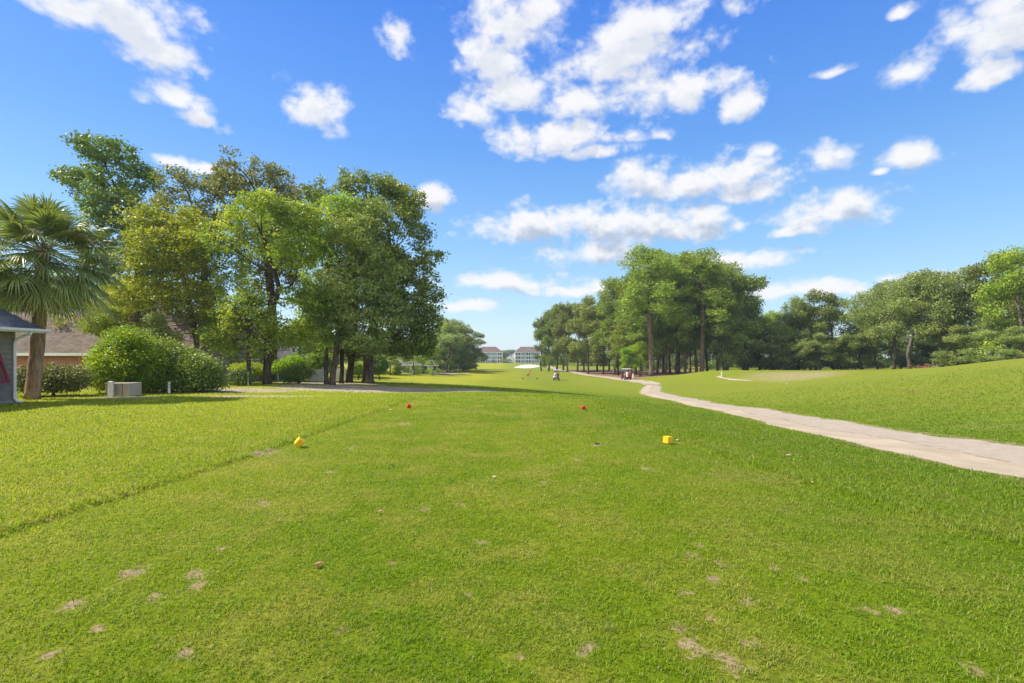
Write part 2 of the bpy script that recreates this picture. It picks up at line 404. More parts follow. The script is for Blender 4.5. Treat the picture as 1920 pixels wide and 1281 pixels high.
# grass blades and ground share one colour recipe, laid out in world space
def grass_colour(nt, P):
    n1 = noise(nt, P, 0.16, 3, 0.6); n2 = noise(nt, P, 1.1, 4, 0.6); n3 = noise(nt, P, 7.0, 3, 0.6)
    c = mixc(nt, mr(nt, n1, 0.32, 0.68), (.165, .265, .008), (.235, .315, .012))
    c = mixc(nt, M(nt, 'MULTIPLY', mr(nt, n2, 0.42, 0.66), 0.65), c, (.33, .335, .05))
    c = mixc(nt, M(nt, 'MULTIPLY', mr(nt, noise(nt, P, 0.45, 5, 0.65), 0.52, 0.70), 0.45), c, (.36, .33, .09))
    c = mixc(nt, M(nt, 'MULTIPLY', mr(nt, n3, 0.5, 0.8), 0.5), c, (.085, .165, .010))
    sx = N(nt, 'ShaderNodeSeparateXYZ'); nt.links.new(P, sx.inputs[0])
    # deeper green towards the right of the tee
    c = mixc(nt, M(nt, 'MULTIPLY', mr(nt, M(nt, 'ADD', sx.outputs[0], M(nt, 'MULTIPLY', n2, 3.0)), 1.5, 7.5), 0.52), c, (.115, .205, .010))
    c = mixc(nt, M(nt, 'MULTIPLY', mr(nt, M(nt, 'ADD', sx.outputs[0], M(nt, 'MULTIPLY', sx.outputs[1], .12)), 12.0, 22.0), 0.4), c, (.25, .30, .05))
    c = mixc(nt, M(nt, 'MULTIPLY', mr(nt, sx.outputs[0], -0.5, -8.0), 0.48), c, (.40, .44, .035))  # brighter sun-side tone painted into the turf towards the left
    return soften(nt, c)
def soften(nt, c, sat=1.02, val=.97):
    h = N(nt, 'ShaderNodeHueSaturation'); h.inputs['Saturation'].default_value = sat; h.inputs['Value'].default_value = val; nt.links.new(c, h.inputs['Color']); return h.outputs[0]
def ground_material():
    m, nt, out = new_mat('ground_turf'); P = pos(nt)
    base = grass_colour(nt, P)
    fine = noise(nt, P, 26.0, 5, 0.7); mid = noise(nt, P, 3.2, 5, 0.65)
    base = mixc(nt, mr(nt, fine, 0.30, 0.72), mixc(nt, 1.0, base, (.50, .50, .42), 'MULTIPLY'), base)
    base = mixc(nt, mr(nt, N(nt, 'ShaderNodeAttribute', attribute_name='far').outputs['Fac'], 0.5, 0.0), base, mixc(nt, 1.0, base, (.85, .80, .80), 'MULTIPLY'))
    def at(n): a = N(nt, 'ShaderNodeAttribute', attribute_name=n); return a.outputs['Fac']
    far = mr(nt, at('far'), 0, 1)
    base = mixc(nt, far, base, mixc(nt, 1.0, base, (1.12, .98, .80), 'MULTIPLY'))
    dry = mixc(nt, mr(nt, mid, 0.3, 0.7), (.19, .175, .06), (.30, .25, .115))
    base = mixc(nt, mr(nt, M(nt, 'ADD', at('dry'), M(nt, 'MULTIPLY', M(nt, 'SUBTRACT', mid, 0.5), 1.1)), 0.25, 0.9), base, dry)
    soil = mixc(nt, mr(nt, fine, 0.3, 0.7), (.19, .14, .072), (.36, .27, .15))
    base = mixc(nt, mr(nt, M(nt, 'ADD', at('bare'), M(nt, 'MULTIPLY', M(nt, 'SUBTRACT', noise(nt, P, 9, 5, 0.75), 0.5), 2.6)), 0.40, 0.72), base, soil)
    sandc = mixc(nt, mr(nt, mid, 0.3, 0.7), (.25, .205, .145), (.42, .35, .26))
    base = mixc(nt, mr(nt, M(nt, 'ADD', M(nt, 'MULTIPLY', at('dirt'), 1.2), M(nt, 'MULTIPLY', M(nt, 'SUBTRACT', noise(nt, VM(nt, 'MULTIPLY', P, (.45, 1.3, 1)), 1.6, 6, 0.72), 0.5), 1.7)), 0.45, 0.72), base, sandc)
    straw = mixc(nt, mr(nt, mid, 0.3, 0.7), (.13, .075, .042), (.27, .165, .10))
    base = mixc(nt, mr(nt, M(nt, 'ADD', at('straw'), M(nt, 'MULTIPLY', M(nt, 'SUBTRACT', mid, 0.5), 0.5)), 0.35, 0.65), base, straw)
    h = M(nt, 'ADD', fine, M(nt, 'MULTIPLY', noise(nt, P, 90, 3, 0.7), 0.5))
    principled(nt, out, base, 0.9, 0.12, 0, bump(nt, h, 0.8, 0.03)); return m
def blade_material():
    m, nt, out = new_mat('grass_blade'); g = N(nt, 'ShaderNodeNewGeometry')
    c = grass_colour(nt, g.outputs['Position'])
    r = g.outputs['Random Per Island']
    c = mixc(nt, mr(nt, r, 0.0, 0.45), mixc(nt, 1.0, c, (.62, .78, .8), 'MULTIPLY'), c)
    c = mixc(nt, mr(nt, r, 0.70, 1.0), c, mixc(nt, 1.0, c, (1.45, 1.32, 2.3), 'MULTIPLY'))
    c = mixc(nt, mr(nt, r, 0.955, 0.96, smooth=False), c, (.34, .28, .13))
    p = N(nt, 'ShaderNodeBsdfPrincipled'); nt.links.new(c, p.inputs['Base Color']); p.inputs['Roughness'].default_value = 0.55; p.inputs['Specular IOR Level'].default_value = 0.25
    t = N(nt, 'ShaderNodeBsdfTranslucent'); nt.links.new(mixc(nt, 1.0, c, (1.5, 1.45, 0.7), 'MULTIPLY'), t.inputs[0])
    mx = N(nt, 'ShaderNodeMixShader'); mx.inputs[0].default_value = 0.42
    nt.links.new(p.outputs[0], mx.inputs[1]); nt.links.new(t.outputs[0], mx.inputs[2]); nt.links.new(mx.outputs[0], out.inputs[0]); return m
MT['ground'] = ground_material(); MT['blade'] = blade_material()

def path_material():
    m, nt, out = new_mat('sandy_path'); P = pos(nt)
    a = N(nt, 'ShaderNodeAttribute', attribute_name='side').outputs['Fac']      # 0 compacted sand on the left, 1 crushed stone on the right
    big = noise(nt, P, 0.8, 4, 0.6); mid = noise(nt, P, 4.0, 5, 0.65); fine = noise(nt, P, 40, 4, 0.7)
    sand = mixc(nt, mr(nt, big, 0.3, 0.7), (.32, .26, .18), (.42, .345, .245)); sand = mixc(nt, M(nt, 'MULTIPLY', mr(nt, fine, .45, .8), .35), sand, (.26, .19, .13))
    grav = mixc(nt, mr(nt, mid, 0.3, 0.7), (.31, .26, .195), (.38, .325, .25)); grav = mixc(nt, M(nt, 'MULTIPLY', mr(nt, fine, .4, .7), .5), grav, (.18, .15, .12))
    f = mr(nt, M(nt, 'ADD', a, M(nt, 'MULTIPLY', M(nt, 'SUBTRACT', mid, .5), .35)), 0.42, 0.50)
    c = mixc(nt, f, sand, grav)
    cr = M(nt, 'ABSOLUTE', M(nt, 'SUBTRACT', M(nt, 'ADD', a, M(nt, 'MULTIPLY', M(nt, 'SUBTRACT', big, .5), .16)), 0.46))
    crk = M(nt, 'MULTIPLY', mr(nt, cr, 0.030, 0.004), mr(nt, noise(nt, P, 1.6, 4, .6), .38, .50))
    c = mixc(nt, M(nt, 'MULTIPLY', crk, .5), c, (.10, .08, .05))
    principled(nt, out, c, 0.95, 0.1, 0, bump(nt, fine, 0.6, 0.02)); return m
MT['path'] = path_material()
MT['sand'] = simple('bunker_sand', (.66, .60, .53), 0.95, 0.1, 0.05, 0.8, bmp=0.3)

# ------------------------------------------------------------------ path outline, seen edges -> ground
LOW = [(2100, 945), (1920, 900), (1758, 867.7), (1623, 838), (1527, 815), (1430, 793.7), (1334, 768), (1257, 750.5), (1208, 741), (1199, 736), (1203, 729), (1211, 722)]
UPP = [(2100, 862), (1920, 837), (1758, 816.8), (1623, 796.8), (1527, 782), (1430, 765.6), (1334, 754), (1270, 742), (1240, 735), (1238, 730), (1242, 725.5), (1236, 721.5)]
EL = [ray(*p) for p in LOW]; EU = [ray(*p) for p in UPP]
def fit_edge(E):
    """keep the seen edge, but extend it back past the camera"""
    x0, y0 = E[0]; return [(x0 - 0.1, -30.0), (x0 + .1, y0 - 4)] + E
def resamp(E, n):
    E = np.array(E); d = np.concatenate([[0], np.cumsum(np.hypot(*np.diff(E, axis=0).T))]); t = np.linspace(0, d[-1], n)
    for _ in range(1): pass
    x = np.interp(t, d, E[:, 0]); y = np.interp(t, d, E[:, 1])
    k = np.ones(9) / 9; xp = np.pad(x, 4, mode='edge'); yp = np.pad(y, 4, mode='edge')
    return np.stack([np.convolve(xp, k, 'valid'), np.convolve(yp, k, 'valid')], 1)
PL = resamp(fit_edge(EL), 900); PU = resamp([(EU[0][0] + .3, -30.0), (EU[0][0] + .3, EU[0][1] - 4)] + EU, 900)
# second stretch: past the parked cart and along the wood to the bunker
mid_end = (PL[-1] + PU[-1]) / 2
CL2 = [tuple((PL[-8] + PU[-8]) / 2), tuple(mid_end), ray(1221, 718.5), ray(1200, 716.3), (19.6, 88.5), (18.9, 97), (17.6, 110), (16.3, 124), (16, 145), (15.5, 170), (14, 192), (12, 206)]
CL3 = [ray(1345, 706), ray(1352, 709), ray(1370, 711.5), ray(1400, 714.5), ray(1440, 717.8), ray(1480, 720)]
def smooth_line(pts, n):
    a = resamp(pts, n); return a
def width_line(c, w):
    t = np.gradient(c, axis=0); t /= np.linalg.norm(t, axis=1)[:, None]; nrm = np.stack([-t[:, 1], t[:, 0]], 1)
    return c + nrm * w / 2, c - nrm * w / 2
C2 = smooth_line(CL2, 260); A2, B2 = width_line(C2, 2.3)
def dist_poly(x, y, c):
    """distance to a polyline"""
    out = np.full(x.shape, 1e9)
    for i in range(len(c) - 1):
        ax, ay = c[i]; bx, by = c[i + 1]; dx, dy = bx - ax, by - ay; L = dx * dx + dy * dy + 1e-9
        t = np.clip(((x - ax) * dx + (y - ay) * dy) / L, 0, 1)
        out = np.minimum(out, np.hypot(x - ax - t * dx, y - ay - t * dy))
    return out
def path_jag(x, y): return (fbm(x * 1.3, y * 1.3, 33, 4) - .5) * 0.6 + (fbm(x * 6, y * 6, 37, 3) - .5) * .22
def strip(name, Lf, Rt, lift, mat, cols=14, attr=True):
    n = len(Lf); s = np.linspace(0, 1, cols)
    X = Lf[:, None, 0] * (1 - s) + Rt[:, None, 0] * s; Y = Lf[:, None, 1] * (1 - s) + Rt[:, None, 1] * s
    # ragged edges
    w = np.hypot(*(Lf - Rt).T)[:, None]
    j = path_jag(X, Y)
    dirx = (Rt - Lf)[:, None, 0] / w; diry = (Rt - Lf)[:, None, 1] / w
    X = X + dirx * j * 1.0; Y = Y + diry * j * 1.0
    Zz = Z(X, Y) + lift - 0.02 * (np.abs(s - .5) > .49)
    V = np.stack([X, Y, Zz], -1).reshape(-1, 3)
    i, k = np.meshgrid(np.arange(n - 1), np.arange(cols - 1), indexing='ij'); a = i * cols + k
    F4 = np.stack([a, a + 1, a + cols + 1, a + cols], -1).reshape(-1, 4)
    o = np_mesh(name, V, [F4], mat, smooth=True)
    at = o.data.attributes.new('side', 'FLOAT', 'POINT'); at.data.foreach_set('value', np.tile(s, n).astype(np.float32))
    return o
pth = tag(strip('path', PL, PU, 0.012, MT['path']), 'pale sandy cart path with crushed stone side curving right of the tee', kind='structure')
p2 = tag(strip('path', B2, A2, 0.05, MT['path'], 8), 'narrow sandy path running on along the edge of the pine wood', kind='structure')
C3 = smooth_line(CL3, 120); A3, B3 = width_line(C3, .6)
p3 = tag(strip('path', B3, A3, 0.05, MT['path'], 6), 'narrow pale path crossing the hollow below the dry bank', kind='structure')

# ------------------------------------------------------------------ ground sheet (polar, fine near the tee)
def px_ground(px, py):
    return ray(px, py)
BARE = [(245,1080,28),(370,1078,26),(372,1100,22),(140,1137,26),(97,1235,22),(737,1057,16),(620,887,14),(495,945,18),(87,970,12),(860,945,11),(795,957,14),(500,851,34),(660,840,16),
 (1310,1022,13),(1300,1045,17),(1350,1060,18),(1335,1085,17),(1280,1110,17),(1405,1132,20),(1327,1147,12),(1330,1168,12),(1270,1182,22),(1300,1225,30),(1370,1252,34),(1407,1210,22),(1100,1222,24),
 (1505,1090,13),(1622,1150,20),(1677,1147,22),(970,1230,15),(1835,1260,24),(1455,1072,13),(1210,880,12),(1020,905,10),(905,1020,12),(420,1030,14),(290,1120,20),(180,1180,16),(1120,835,16),(1080,862,12),(760,795,18),(340,1230,20),(640,1190,16),(880,1120,12)]
BP = []
for (px, py, r) in BARE:
    x, y = px_ground(px, py); BP.append((x, y, r * y / F * .9, r * y / F * 1.15))
def bare_w(x, y):
    w = np.zeros(x.shape)
    for (bx, by, ra, rb) in BP:
        d = ((x - bx) / ra) ** 2 + ((y - by) / rb) ** 2
        w = np.maximum(w, .80 * np.exp(-d * 0.7))
    return w
STRAW = [(21.5, 90.5), (24, 90.5), (27.5, 91.0), (33, 89.5), (41, 88), (44, 94), (48, 110), (42, 150), (24, 168), (17.2, 168), (17.4, 145), (17.8, 124), (19.2, 110), (20.3, 98)]
def in_poly(x, y, P):
    r = np.zeros(x.shape, bool); n = len(P)
    for i in range(n):
        x1_, y1_ = P[i]; x2_, y2_ = P[(i + 1) % n]
        c = ((y1_ > y) != (y2_ > y)) & (x < (x2_ - x1_) * (y - y1_) / (y2_ - y1_ + 1e-12) + x1_)
        r ^= c
    return r
def weights(x, y):
    bare = bare_w(x, y)
    # trampled sandy soil under the left trees
    dirt = np.exp(-(((x + 9) / 6.0) ** 2 + ((y - 31) / 4.6) ** 2)) * 1.0
    dirt = np.maximum(dirt, np.exp(-(((x + 3.8) / 3.4) ** 2 + ((y - 32) / 2.4) ** 2)) * 0.95)
    dirt = np.maximum(dirt, np.exp(-(((x + 15) / 5.0) ** 2 + ((y - 26.2) / 2.4) ** 2)) * .88)
    dirt = np.maximum(dirt, np.exp(-(((x + 10.5) / 4) ** 2 + ((y - 21.5) / 1.1) ** 2)) * .72)
    dirt = np.maximum(dirt, np.exp(-(((x + 13) / 5) ** 2 + ((y - 36) / 3.5) ** 2)) * .72)
    dirt = np.maximum(dirt, np.exp(-(((x + 20) / 12) ** 2 + ((y - 120) / 14) ** 2)) * .75)
    dirt = np.maximum(dirt, np.exp(-(((x + 15.2) / 2.2) ** 2 + ((y - 20.3) / 1.3) ** 2)) * .62)
    inside = in_poly(x, y, STRAW)
    straw = np.where(inside, 1.0, 0.0)
    dry = np.exp(-(((x - 38) / 8) ** 2 + ((y - 68.5) / 4) ** 2)) * 1.05
    dry = np.maximum(dry, np.exp(-(((x - 41) / 5) ** 2 + ((y - 38) / 5) ** 2)) * .55)
    dry = np.maximum(dry, np.exp(-(((x - 30) / 2.5) ** 2 + ((y - 38) / 3) ** 2)) * .35)
    dry = np.maximum(dry, np.exp(-(((x + 16) / 10) ** 2 + ((y - 23) / 3.4) ** 2)) * .38)
    dry = np.maximum(dry, np.exp(-(((x - 3) / 9) ** 2 + ((y - 100) / 12) ** 2)) * .30)
    dry = np.maximum(dry, np.exp(-(((x + 8) / 5) ** 2 + ((y - 62) / 9) ** 2)) * .4)
    dry = np.maximum(dry, np.exp(-(((x - 13.5) / 1.6) ** 2 + ((y - 13.5) / 5) ** 2)) * .42)
    dl = dist_poly(x, y, PL[100::20]); du = dist_poly(x, y, PU[100::20])
    edge = np.exp(-(np.minimum(dl, du) / 0.28) ** 2)
    bare = np.maximum(bare, edge * .62)
    inside_p = np.zeros(x.shape)
    return bare, dirt, straw, dry
ang = np.concatenate([np.arange(-180, -72, 4), np.arange(-72, 72, 0.36), np.arange(72, 180, 4)])
rad = [0.6]
while rad[-1] < 60: rad.append(rad[-1] * 1.0125 + 0.004)
while rad[-1] < 1400: rad.append(rad[-1] * 1.045)
rad = np.array(rad); th = np.radians(ang)
RR, TH = np.meshgrid(rad, th, indexing='ij'); GX = RR * np.sin(TH); GY = RR * np.cos(TH)
GZ = Z(GX, GY)
na = len(th); nr = len(rad)
V = np.stack([GX, GY, GZ], -1).reshape(-1, 3)
i, k = np.meshgrid(np.arange(nr - 1), np.arange(na), indexing='ij'); kk = (k + 1) % na
F4 = np.stack([i * na + k, i * na + kk, (i + 1) * na + kk, (i + 1) * na + k], -1).reshape(-1, 4)[:, ::-1]
V = np.concatenate([V, [[0, 0, z1(0, 0)]]]); ce = len(V) - 1
F3 = np.stack([np.full(na, ce), np.arange(na), (np.arange(na) + 1) % na], -1)[:, ::-1]
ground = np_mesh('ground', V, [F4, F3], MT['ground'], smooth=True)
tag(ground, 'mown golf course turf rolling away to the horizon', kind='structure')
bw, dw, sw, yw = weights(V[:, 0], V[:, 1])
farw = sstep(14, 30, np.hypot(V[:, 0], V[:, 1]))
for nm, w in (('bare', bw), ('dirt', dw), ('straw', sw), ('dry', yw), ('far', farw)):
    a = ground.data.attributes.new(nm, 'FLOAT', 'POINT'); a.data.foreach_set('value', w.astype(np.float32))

# ------------------------------------------------------------------ thin summer air
hm, hnt, hout = new_mat('air')
pv = N(hnt, 'ShaderNodeVolumePrincipled'); pv.inputs['Color'].default_value = (.80, .88, 1.0, 1); pv.inputs['Density'].default_value = 0.00030; pv.inputs['Anisotropy'].default_value = 0.2
hnt.links.new(pv.outputs[0], hout.inputs['Volume'])
haze = MB().box((0, 0, 12), (3100, 3100, 36)).build('haze', hm); tag(haze, 'faint summer haze over the far fairway and apartments', 'haze', kind='stuff')
sc.cycles.volume_bounces = 0

# ------------------------------------------------------------------ bunker
BK = [(963,688.9),(968,687.4),(975,685.6),(984,684.4),(995,684.1),(1005,684.9),(1013,686.2),(1010,688.2),(1004,689.4),(994,690.3),(984,690.6),(973,690.0)]
bp = np.array([ray(*p) for p in BK])
cx, cy = bp.mean(0)
mb = MB(); rings = 8; n = 60
tt = np.linspace(0, len(bp), n, endpoint=False)
bx = np.interp(tt, np.arange(len(bp) + 1), np.append(bp[:, 0], bp[0, 0])); by = np.interp(tt, np.arange(len(bp) + 1), np.append(bp[:, 1], bp[0, 1]))
VV = []
for q in range(rings + 1):
    s = q / rings; X = cx + (bx - cx) * s; Y = cy + (by - cy) * s; VV.append(np.stack([X, Y, Z(X, Y) + 0.10 - 0.12 * (q == rings)], 1))
VV = np.concatenate(VV); i, k = np.meshgrid(np.arange(rings), np.arange(n), indexing='ij')
sand = np_mesh('sand', VV, [np.stack([i * n + k, i * n + (k + 1) % n, (i + 1) * n + (k + 1) % n, (i + 1) * n + k], -1).reshape(-1, 4)], MT['sand'], smooth=True)
tag(sand, 'white sand bunker cut in the rise before the far green', kind='structure')

# ------------------------------------------------------------------ grass blades (stuff)
def grass():
    Vs = []; Fs = []; base = 0
    total = 1260000
    r0, r1 = 1.3, 54.0
    # density ~ r^-1.5 per area -> radial pdf ~ r^-0.5
    u = rng.random(total); e = 0.45
    r = (r0 ** e + u * (r1 ** e - r0 ** e)) ** (1 / e)
    a = np.radians(rng.uniform(-66, 66, total))
    x = r * np.sin(a); y = r * np.cos(a)
    keep = np.ones(total, bool)
    bw, dw, sw, yw = weights(x, y)
    nb = (fbm(x * 7, y * 7, 55, 4) - .5) * 2.2
    keep &= ~((bw + nb > 0.42) & (rng.random(total) < .62) & (bw > .12)); keep &= ~((nb > .52) & (rng.random(total) < .6))
    keep &= ~((dw * 1.2 + nb * .4 > 0.40) & (rng.random(total) < .9)); keep &= rng.random(total) > sstep(20, 52, r)
    # on the path: none
    pl = np.interp(y, PL[:, 1], PL[:, 0]); pu = np.interp(y, PU[:, 1], PU[:, 0])
    j = path_jag(x, y)
    keep &= ~((x > pl + j - .02) & (x < pu + j + .02))
    cl = fbm(x * 11, y * 11, 73, 3); keep &= rng.random(total) > .75 * sstep(.50, .30, cl)
    keep &= ~((x < -17.3) & (y < 17.8))
    x = x[keep]; y = y[keep]; r = r[keep]; nb = nb[keep]; n = len(x)
    t = tee_in(x, y)
    clump = fbm(x * 3.2, y * 3.2, 71, 3) * .5 + .5 * cl[keep]
    h = np.where(t > 0, 0.024, 0.034) * (0.50 + 1.05 * clump) * rng.uniform(.6, 1.35, n) * (1 + 0.75 * np.exp(-((t + .12) / .12) ** 2))
    h = h * (1 + r * 0.012)
    w = (0.0022 + 0.00075 * r) * rng.uniform(.7, 1.3, n)
    z = Z(x, y) - 0.003
    az = rng.uniform(0, 2 * PI, n); lean = rng.uniform(.2, 1.25, n)
    dx = np.cos(az); dy = np.sin(az); sx = -dy; sy = dx
    L = h
    m = np.stack([x + dx * L * .35 * lean, y + dy * L * .35 * lean, z + L * .60], 1)
    tip = np.stack([x + dx * L * lean, y + dy * L * lean, z + L * (1.05 - .35 * lean)], 1)
    s = np.stack([sx, sy, np.zeros(n)], 1) * w[:, None] / 2
    b = np.stack([x, y, z], 1)
    V = np.stack([b - s, b + s, m + s * .8, m - s * .8, tip], 1).reshape(-1, 3)
    i = np.arange(n)[:, None] * 5
    o = np_mesh('grass', V, [i + np.array([[0, 1, 2, 3]]), i + np.array([[3, 2, 4]])], MT['blade'])
    tag(o, 'short green grass blades covering the tee and the rough round it', 'grass', kind='stuff')
grass()

# ------------------------------------------------------------------ trees
def colonize(blobs, trunk, natt, step, seed, kill=1.35, iters=110, shell=0.45):
    natt = int(natt * 2.6); step = step * .85
    """space colonisation: blobs (x,y,z,rx,ry,rz) local; trunk: list of points. returns nodes, parent"""
    g = np.random.default_rng(seed)
    vol = np.array([b[3] * b[4] * b[5] for b in blobs]) ** 0.8; vol /= vol.sum()
    att = []
    for b, v in zip(blobs, vol):
        m = max(6, int(natt * v)); d = g.normal(size=(m, 3)); d /= np.linalg.norm(d, axis=1)[:, None]
        rr = (g.random(m)[:, None]) ** (shell) 
        att.append(np.array(b[:3]) + d * rr * np.array(b[3:6]))
    att = np.concatenate(att)
    nodes = []; par = []
    for i, p in enumerate(trunk): nodes.append(np.array(p, float)); par.append(i - 1)
    nodes = np.array(nodes); par = list(par)
    alive = np.ones(len(att), bool); best = np.full(len(att), 1e9); bi = np.zeros(len(att), int)
    start = 0
    cnt = {}
    for it in range(iters):
        new = nodes[start:]
        if len(new):
            D = np.linalg.norm(att[:, None] - new[None], axis=2); k = D.argmin(1); dd = D[np.arange(len(att)), k]
            up = dd < best; best[up] = dd[up]; bi[up] = k[up] + start
        start = len(nodes)
        alive &= best > kill * step * 0.6
        if not alive.any(): break
        idx = bi[alive]; vec = att[alive] - nodes[idx]; vec /= np.linalg.norm(vec, axis=1)[:, None] + 1e-9
        uq, inv = np.unique(idx, return_inverse=True)
        s = np.zeros((len(uq), 3)); np.add.at(s, inv, vec)
        s += g.normal(size=s.shape) * 0.22; s[:, 2] += 0.06
        s /= np.linalg.norm(s, axis=1)[:, None] + 1e-9
        nn = nodes[uq] + s * step
        ok = np.array([cnt.get(int(q), 0) < 3 for q in uq])
        for q in uq: cnt[int(q)] = cnt.get(int(q), 0) + 1
        if not ok.any(): break
        nodes = np.concatenate([nodes, nn[ok]]); par += list(uq[ok])
    return nodes, np.array(par)
def radii(nodes, par, R0, tip, ex=2.4):
    n = len(nodes); acc = np.zeros(n); kids = np.zeros(n, int)
    for i in range(n - 1, -1, -1):
        if acc[i] == 0: acc[i] = tip ** ex
        if par[i] >= 0: acc[par[i]] += acc[i]; kids[par[i]] += 1
    r = acc ** (1 / ex); rm = r[0]
    cnt = np.ones(n)
    for i in range(n - 1, 0, -1): cnt[par[i]] += cnt[i]
    return tip * .6 + (R0 - tip * .6) * np.clip((r - tip) / max(rm - tip, 1e-6), 0, 1) ** 1.25, cnt
def wood_mesh(nodes, par, r, rmin, trunk_n, flare=0.35, sides=6):
    n = len(nodes); ch = [[] for _ in range(n)]
    for i, p in enumerate(par):
        if p >= 0: ch[p].append(i)
    mb = MB(); stack = [(0, None)]
    while stack:
        s, p0 = stack.pop(); chain = ([p0] if p0 is not None else []) + [s]; cur = s
        while True:
            kids = sorted(ch[cur], key=lambda q: -r[q])
            kids = [q for q in kids if r[q] > rmin]
            if not kids: break
            for q in kids[1:]: stack.append((q, cur))
            cur = kids[0]; chain.append(cur)
        if len(chain) < 2: continue
        pts = [nodes[q] for q in chain]; rr = [r[q] for q in chain]
        if p0 is not None: rr[0] = min(rr[0], rr[1] * 1.25)
        else:
            rr[0] *= 1 + flare; 
            if len(rr) > 2: rr[1] *= 1 + flare * .25
        mb.tube(pts, rr, 10 if p0 is None else (sides if rr[0] > rmin * 2.5 else 4), cap=True)
    return mb
def leaf_cloud(nodes, cnt, thr, per, size, spread, seed, kind='leaf', zmin=None, gap=0.0):
    g = np.random.default_rng(seed + 99)
    idx = np.where(cnt <= thr)[0]
    if gap > 0:      # whole sprays missing here and there, so the sky shows through
        q = nodes[idx] * 1.15 + seed * 3.1
        nz = fbm(q[:, 0] + q[:, 2] * .7, q[:, 1] - q[:, 2] * .9, seed, 3)
        idx = idx[nz > np.quantile(nz, gap)]
    P = np.repeat(nodes[idx], per, 0); m = len(P)
    off = g.normal(size=(m, 3)) * spread * np.array([1, 1, .62])
    c = P + off
    if zmin is not None:
        ok = c[:, 2] > zmin; c = c[ok]; off = off[ok]; m = len(c)
    if kind == 'leaf':
        nrm = g.normal(size=(m, 3)); nrm[:, 2] = np.abs(nrm[:, 2]) + .35
        nrm /= np.linalg.norm(nrm, axis=1)[:, None]
        t = np.cross(nrm, g.normal(size=(m, 3))); t /= np.linalg.norm(t, axis=1)[:, None]; b = np.cross(nrm, t)
        L = size * g.uniform(.6, 1.35, m)[:, None]; W = L * g.uniform(.45, .75, m)[:, None]
    else:
        t = off / (np.linalg.norm(off, axis=1)[:, None] + 1e-6) + g.normal(size=(m, 3)) * .45; t[:, 2] += .25
        t /= np.linalg.norm(t, axis=1)[:, None]; b = np.cross(t, g.normal(size=(m, 3))); b /= np.linalg.norm(b, axis=1)[:, None]
        L = size * g.uniform(.7, 1.4, m)[:, None]; W = L * .30
    V = np.stack([c - t * L / 2, c + b * W / 2 + t * L * .08, c + t * L / 2, c - b * W / 2 + t * L * .08], 1)
    # slight cup so that a leaf spray catches light unevenly
    V[:, 0] += np.array([0, 0, -1]) * L * .10; V[:, 2] += np.array([0, 0, -1]) * L * .14
    i = np.arange(m)[:, None] * 4
    return V.reshape(-1, 3), [i + np.array([[0, 1, 2, 3]])]
def make_tree(name, label, cat, loc, blobs, trunk, R0, mat, bark, seed, natt=1200, step=.5, per=9, size=.16, spread=.34, thr=5, rmin=.02, tip=.012, kind='leaf', group=None, zmin=None, shell=.45, flare=.35, crown_label=None):
    root = thing(name, label, cat, loc, 0, group)
    nodes, par = colonize(blobs, trunk, natt, step, seed, shell=shell)
    r, kids = radii(nodes, par, R0, tip)
    per = int(per * 1.95)
    w = wood_mesh(nodes, par, r, rmin, len(trunk), flare)
    w.build('trunk', bark, root, smooth=True)
    V, Fq = leaf_cloud(nodes, kids, thr, per, size, spread, seed, kind, zmin, .34 if group and 'grove' in group else .27)
    cr = np_mesh('crown', V, Fq, mat, root)
    if crown_label: cr['label'] = crown_label
    return root
def tree_px(name, label, cat, px, Y, boxes, R0, mat, bark, seed, trunk_px=None, depth=1.0, group=None, **kw):
    """tree standing at distance Y; its crown outline measured on the photograph, given real depth"""
    X = (px - 960) / F * Y; zg = z1(X, Y) - 0.03; s = Y / F
    g = random.Random(seed); bl = []
    for (bx, by, rx, ry) in boxes:
        bl.append(((bx - px) * s, g.uniform(-1, 1) * rx * s * .5, CAMZ + (HY - by) * s - zg, rx * s, rx * s * depth, ry * s))
    tp = trunk_px or [(px, 560)]
    pts = [(0, 0, 0), (0, 0, .35)]
    last = Vector((0, 0, .35))
    for (tx, ty) in tp:
        p = Vector(((tx - px) * s, g.uniform(-.25, .25), CAMZ + (HY - ty) * s - zg))
        k = max(1, int((p - last).length / .55))
        for q in range(1, k + 1):
            pp = last.lerp(p, q / k) + Vector((g.uniform(-.03, .03), g.uniform(-.03, .03), 0)); pts.append(tuple(pp))
        last = p
    return make_tree(name, label, cat, (X, Y, zg), bl, pts, R0, mat, bark, seed, group=group, **kw)

GL = 'tall trees in the left grove'
tree_px('hardwood_tree', 'tallest dark tree at the far left of the grove, thin open top above the palm', 'tree', 292, 43,
  [(160,272,28,22),(205,290,48,30),(250,320,34,24),(148,335,38,18),(200,350,58,34),(268,345,32,36),(240,410,65,50),(200,460,50,50),(290,470,60,60),(230,540,70,50)], .34, MT['dark'], MT['darkbark'], 11, [(290,600),(250,470),(225,380)], natt=1300, step=.5, per=15, size=0.250, spread=0.24, group=GL)
tree_px('hardwood_tree', 'yellowing tree with twin stems behind the lime bush', 'tree', 372, 33,
  [(262,410,50,32),(330,420,52,40),(235,470,38,40),(300,480,60,45),(370,470,40,50),(270,550,70,36),(350,560,60,45),(215,590,55,24),(185,612,40,20),(395,600,40,36),(330,620,50,30),(175,580,34,22),(160,603,36,20),(215,628,44,18),(295,628,50,22)], .17, MT['olive'], MT['bark'], 12, [(365,640),(358,560),(340,500)], natt=1500, step=.42, per=15, size=0.181, spread=0.20, group=GL)
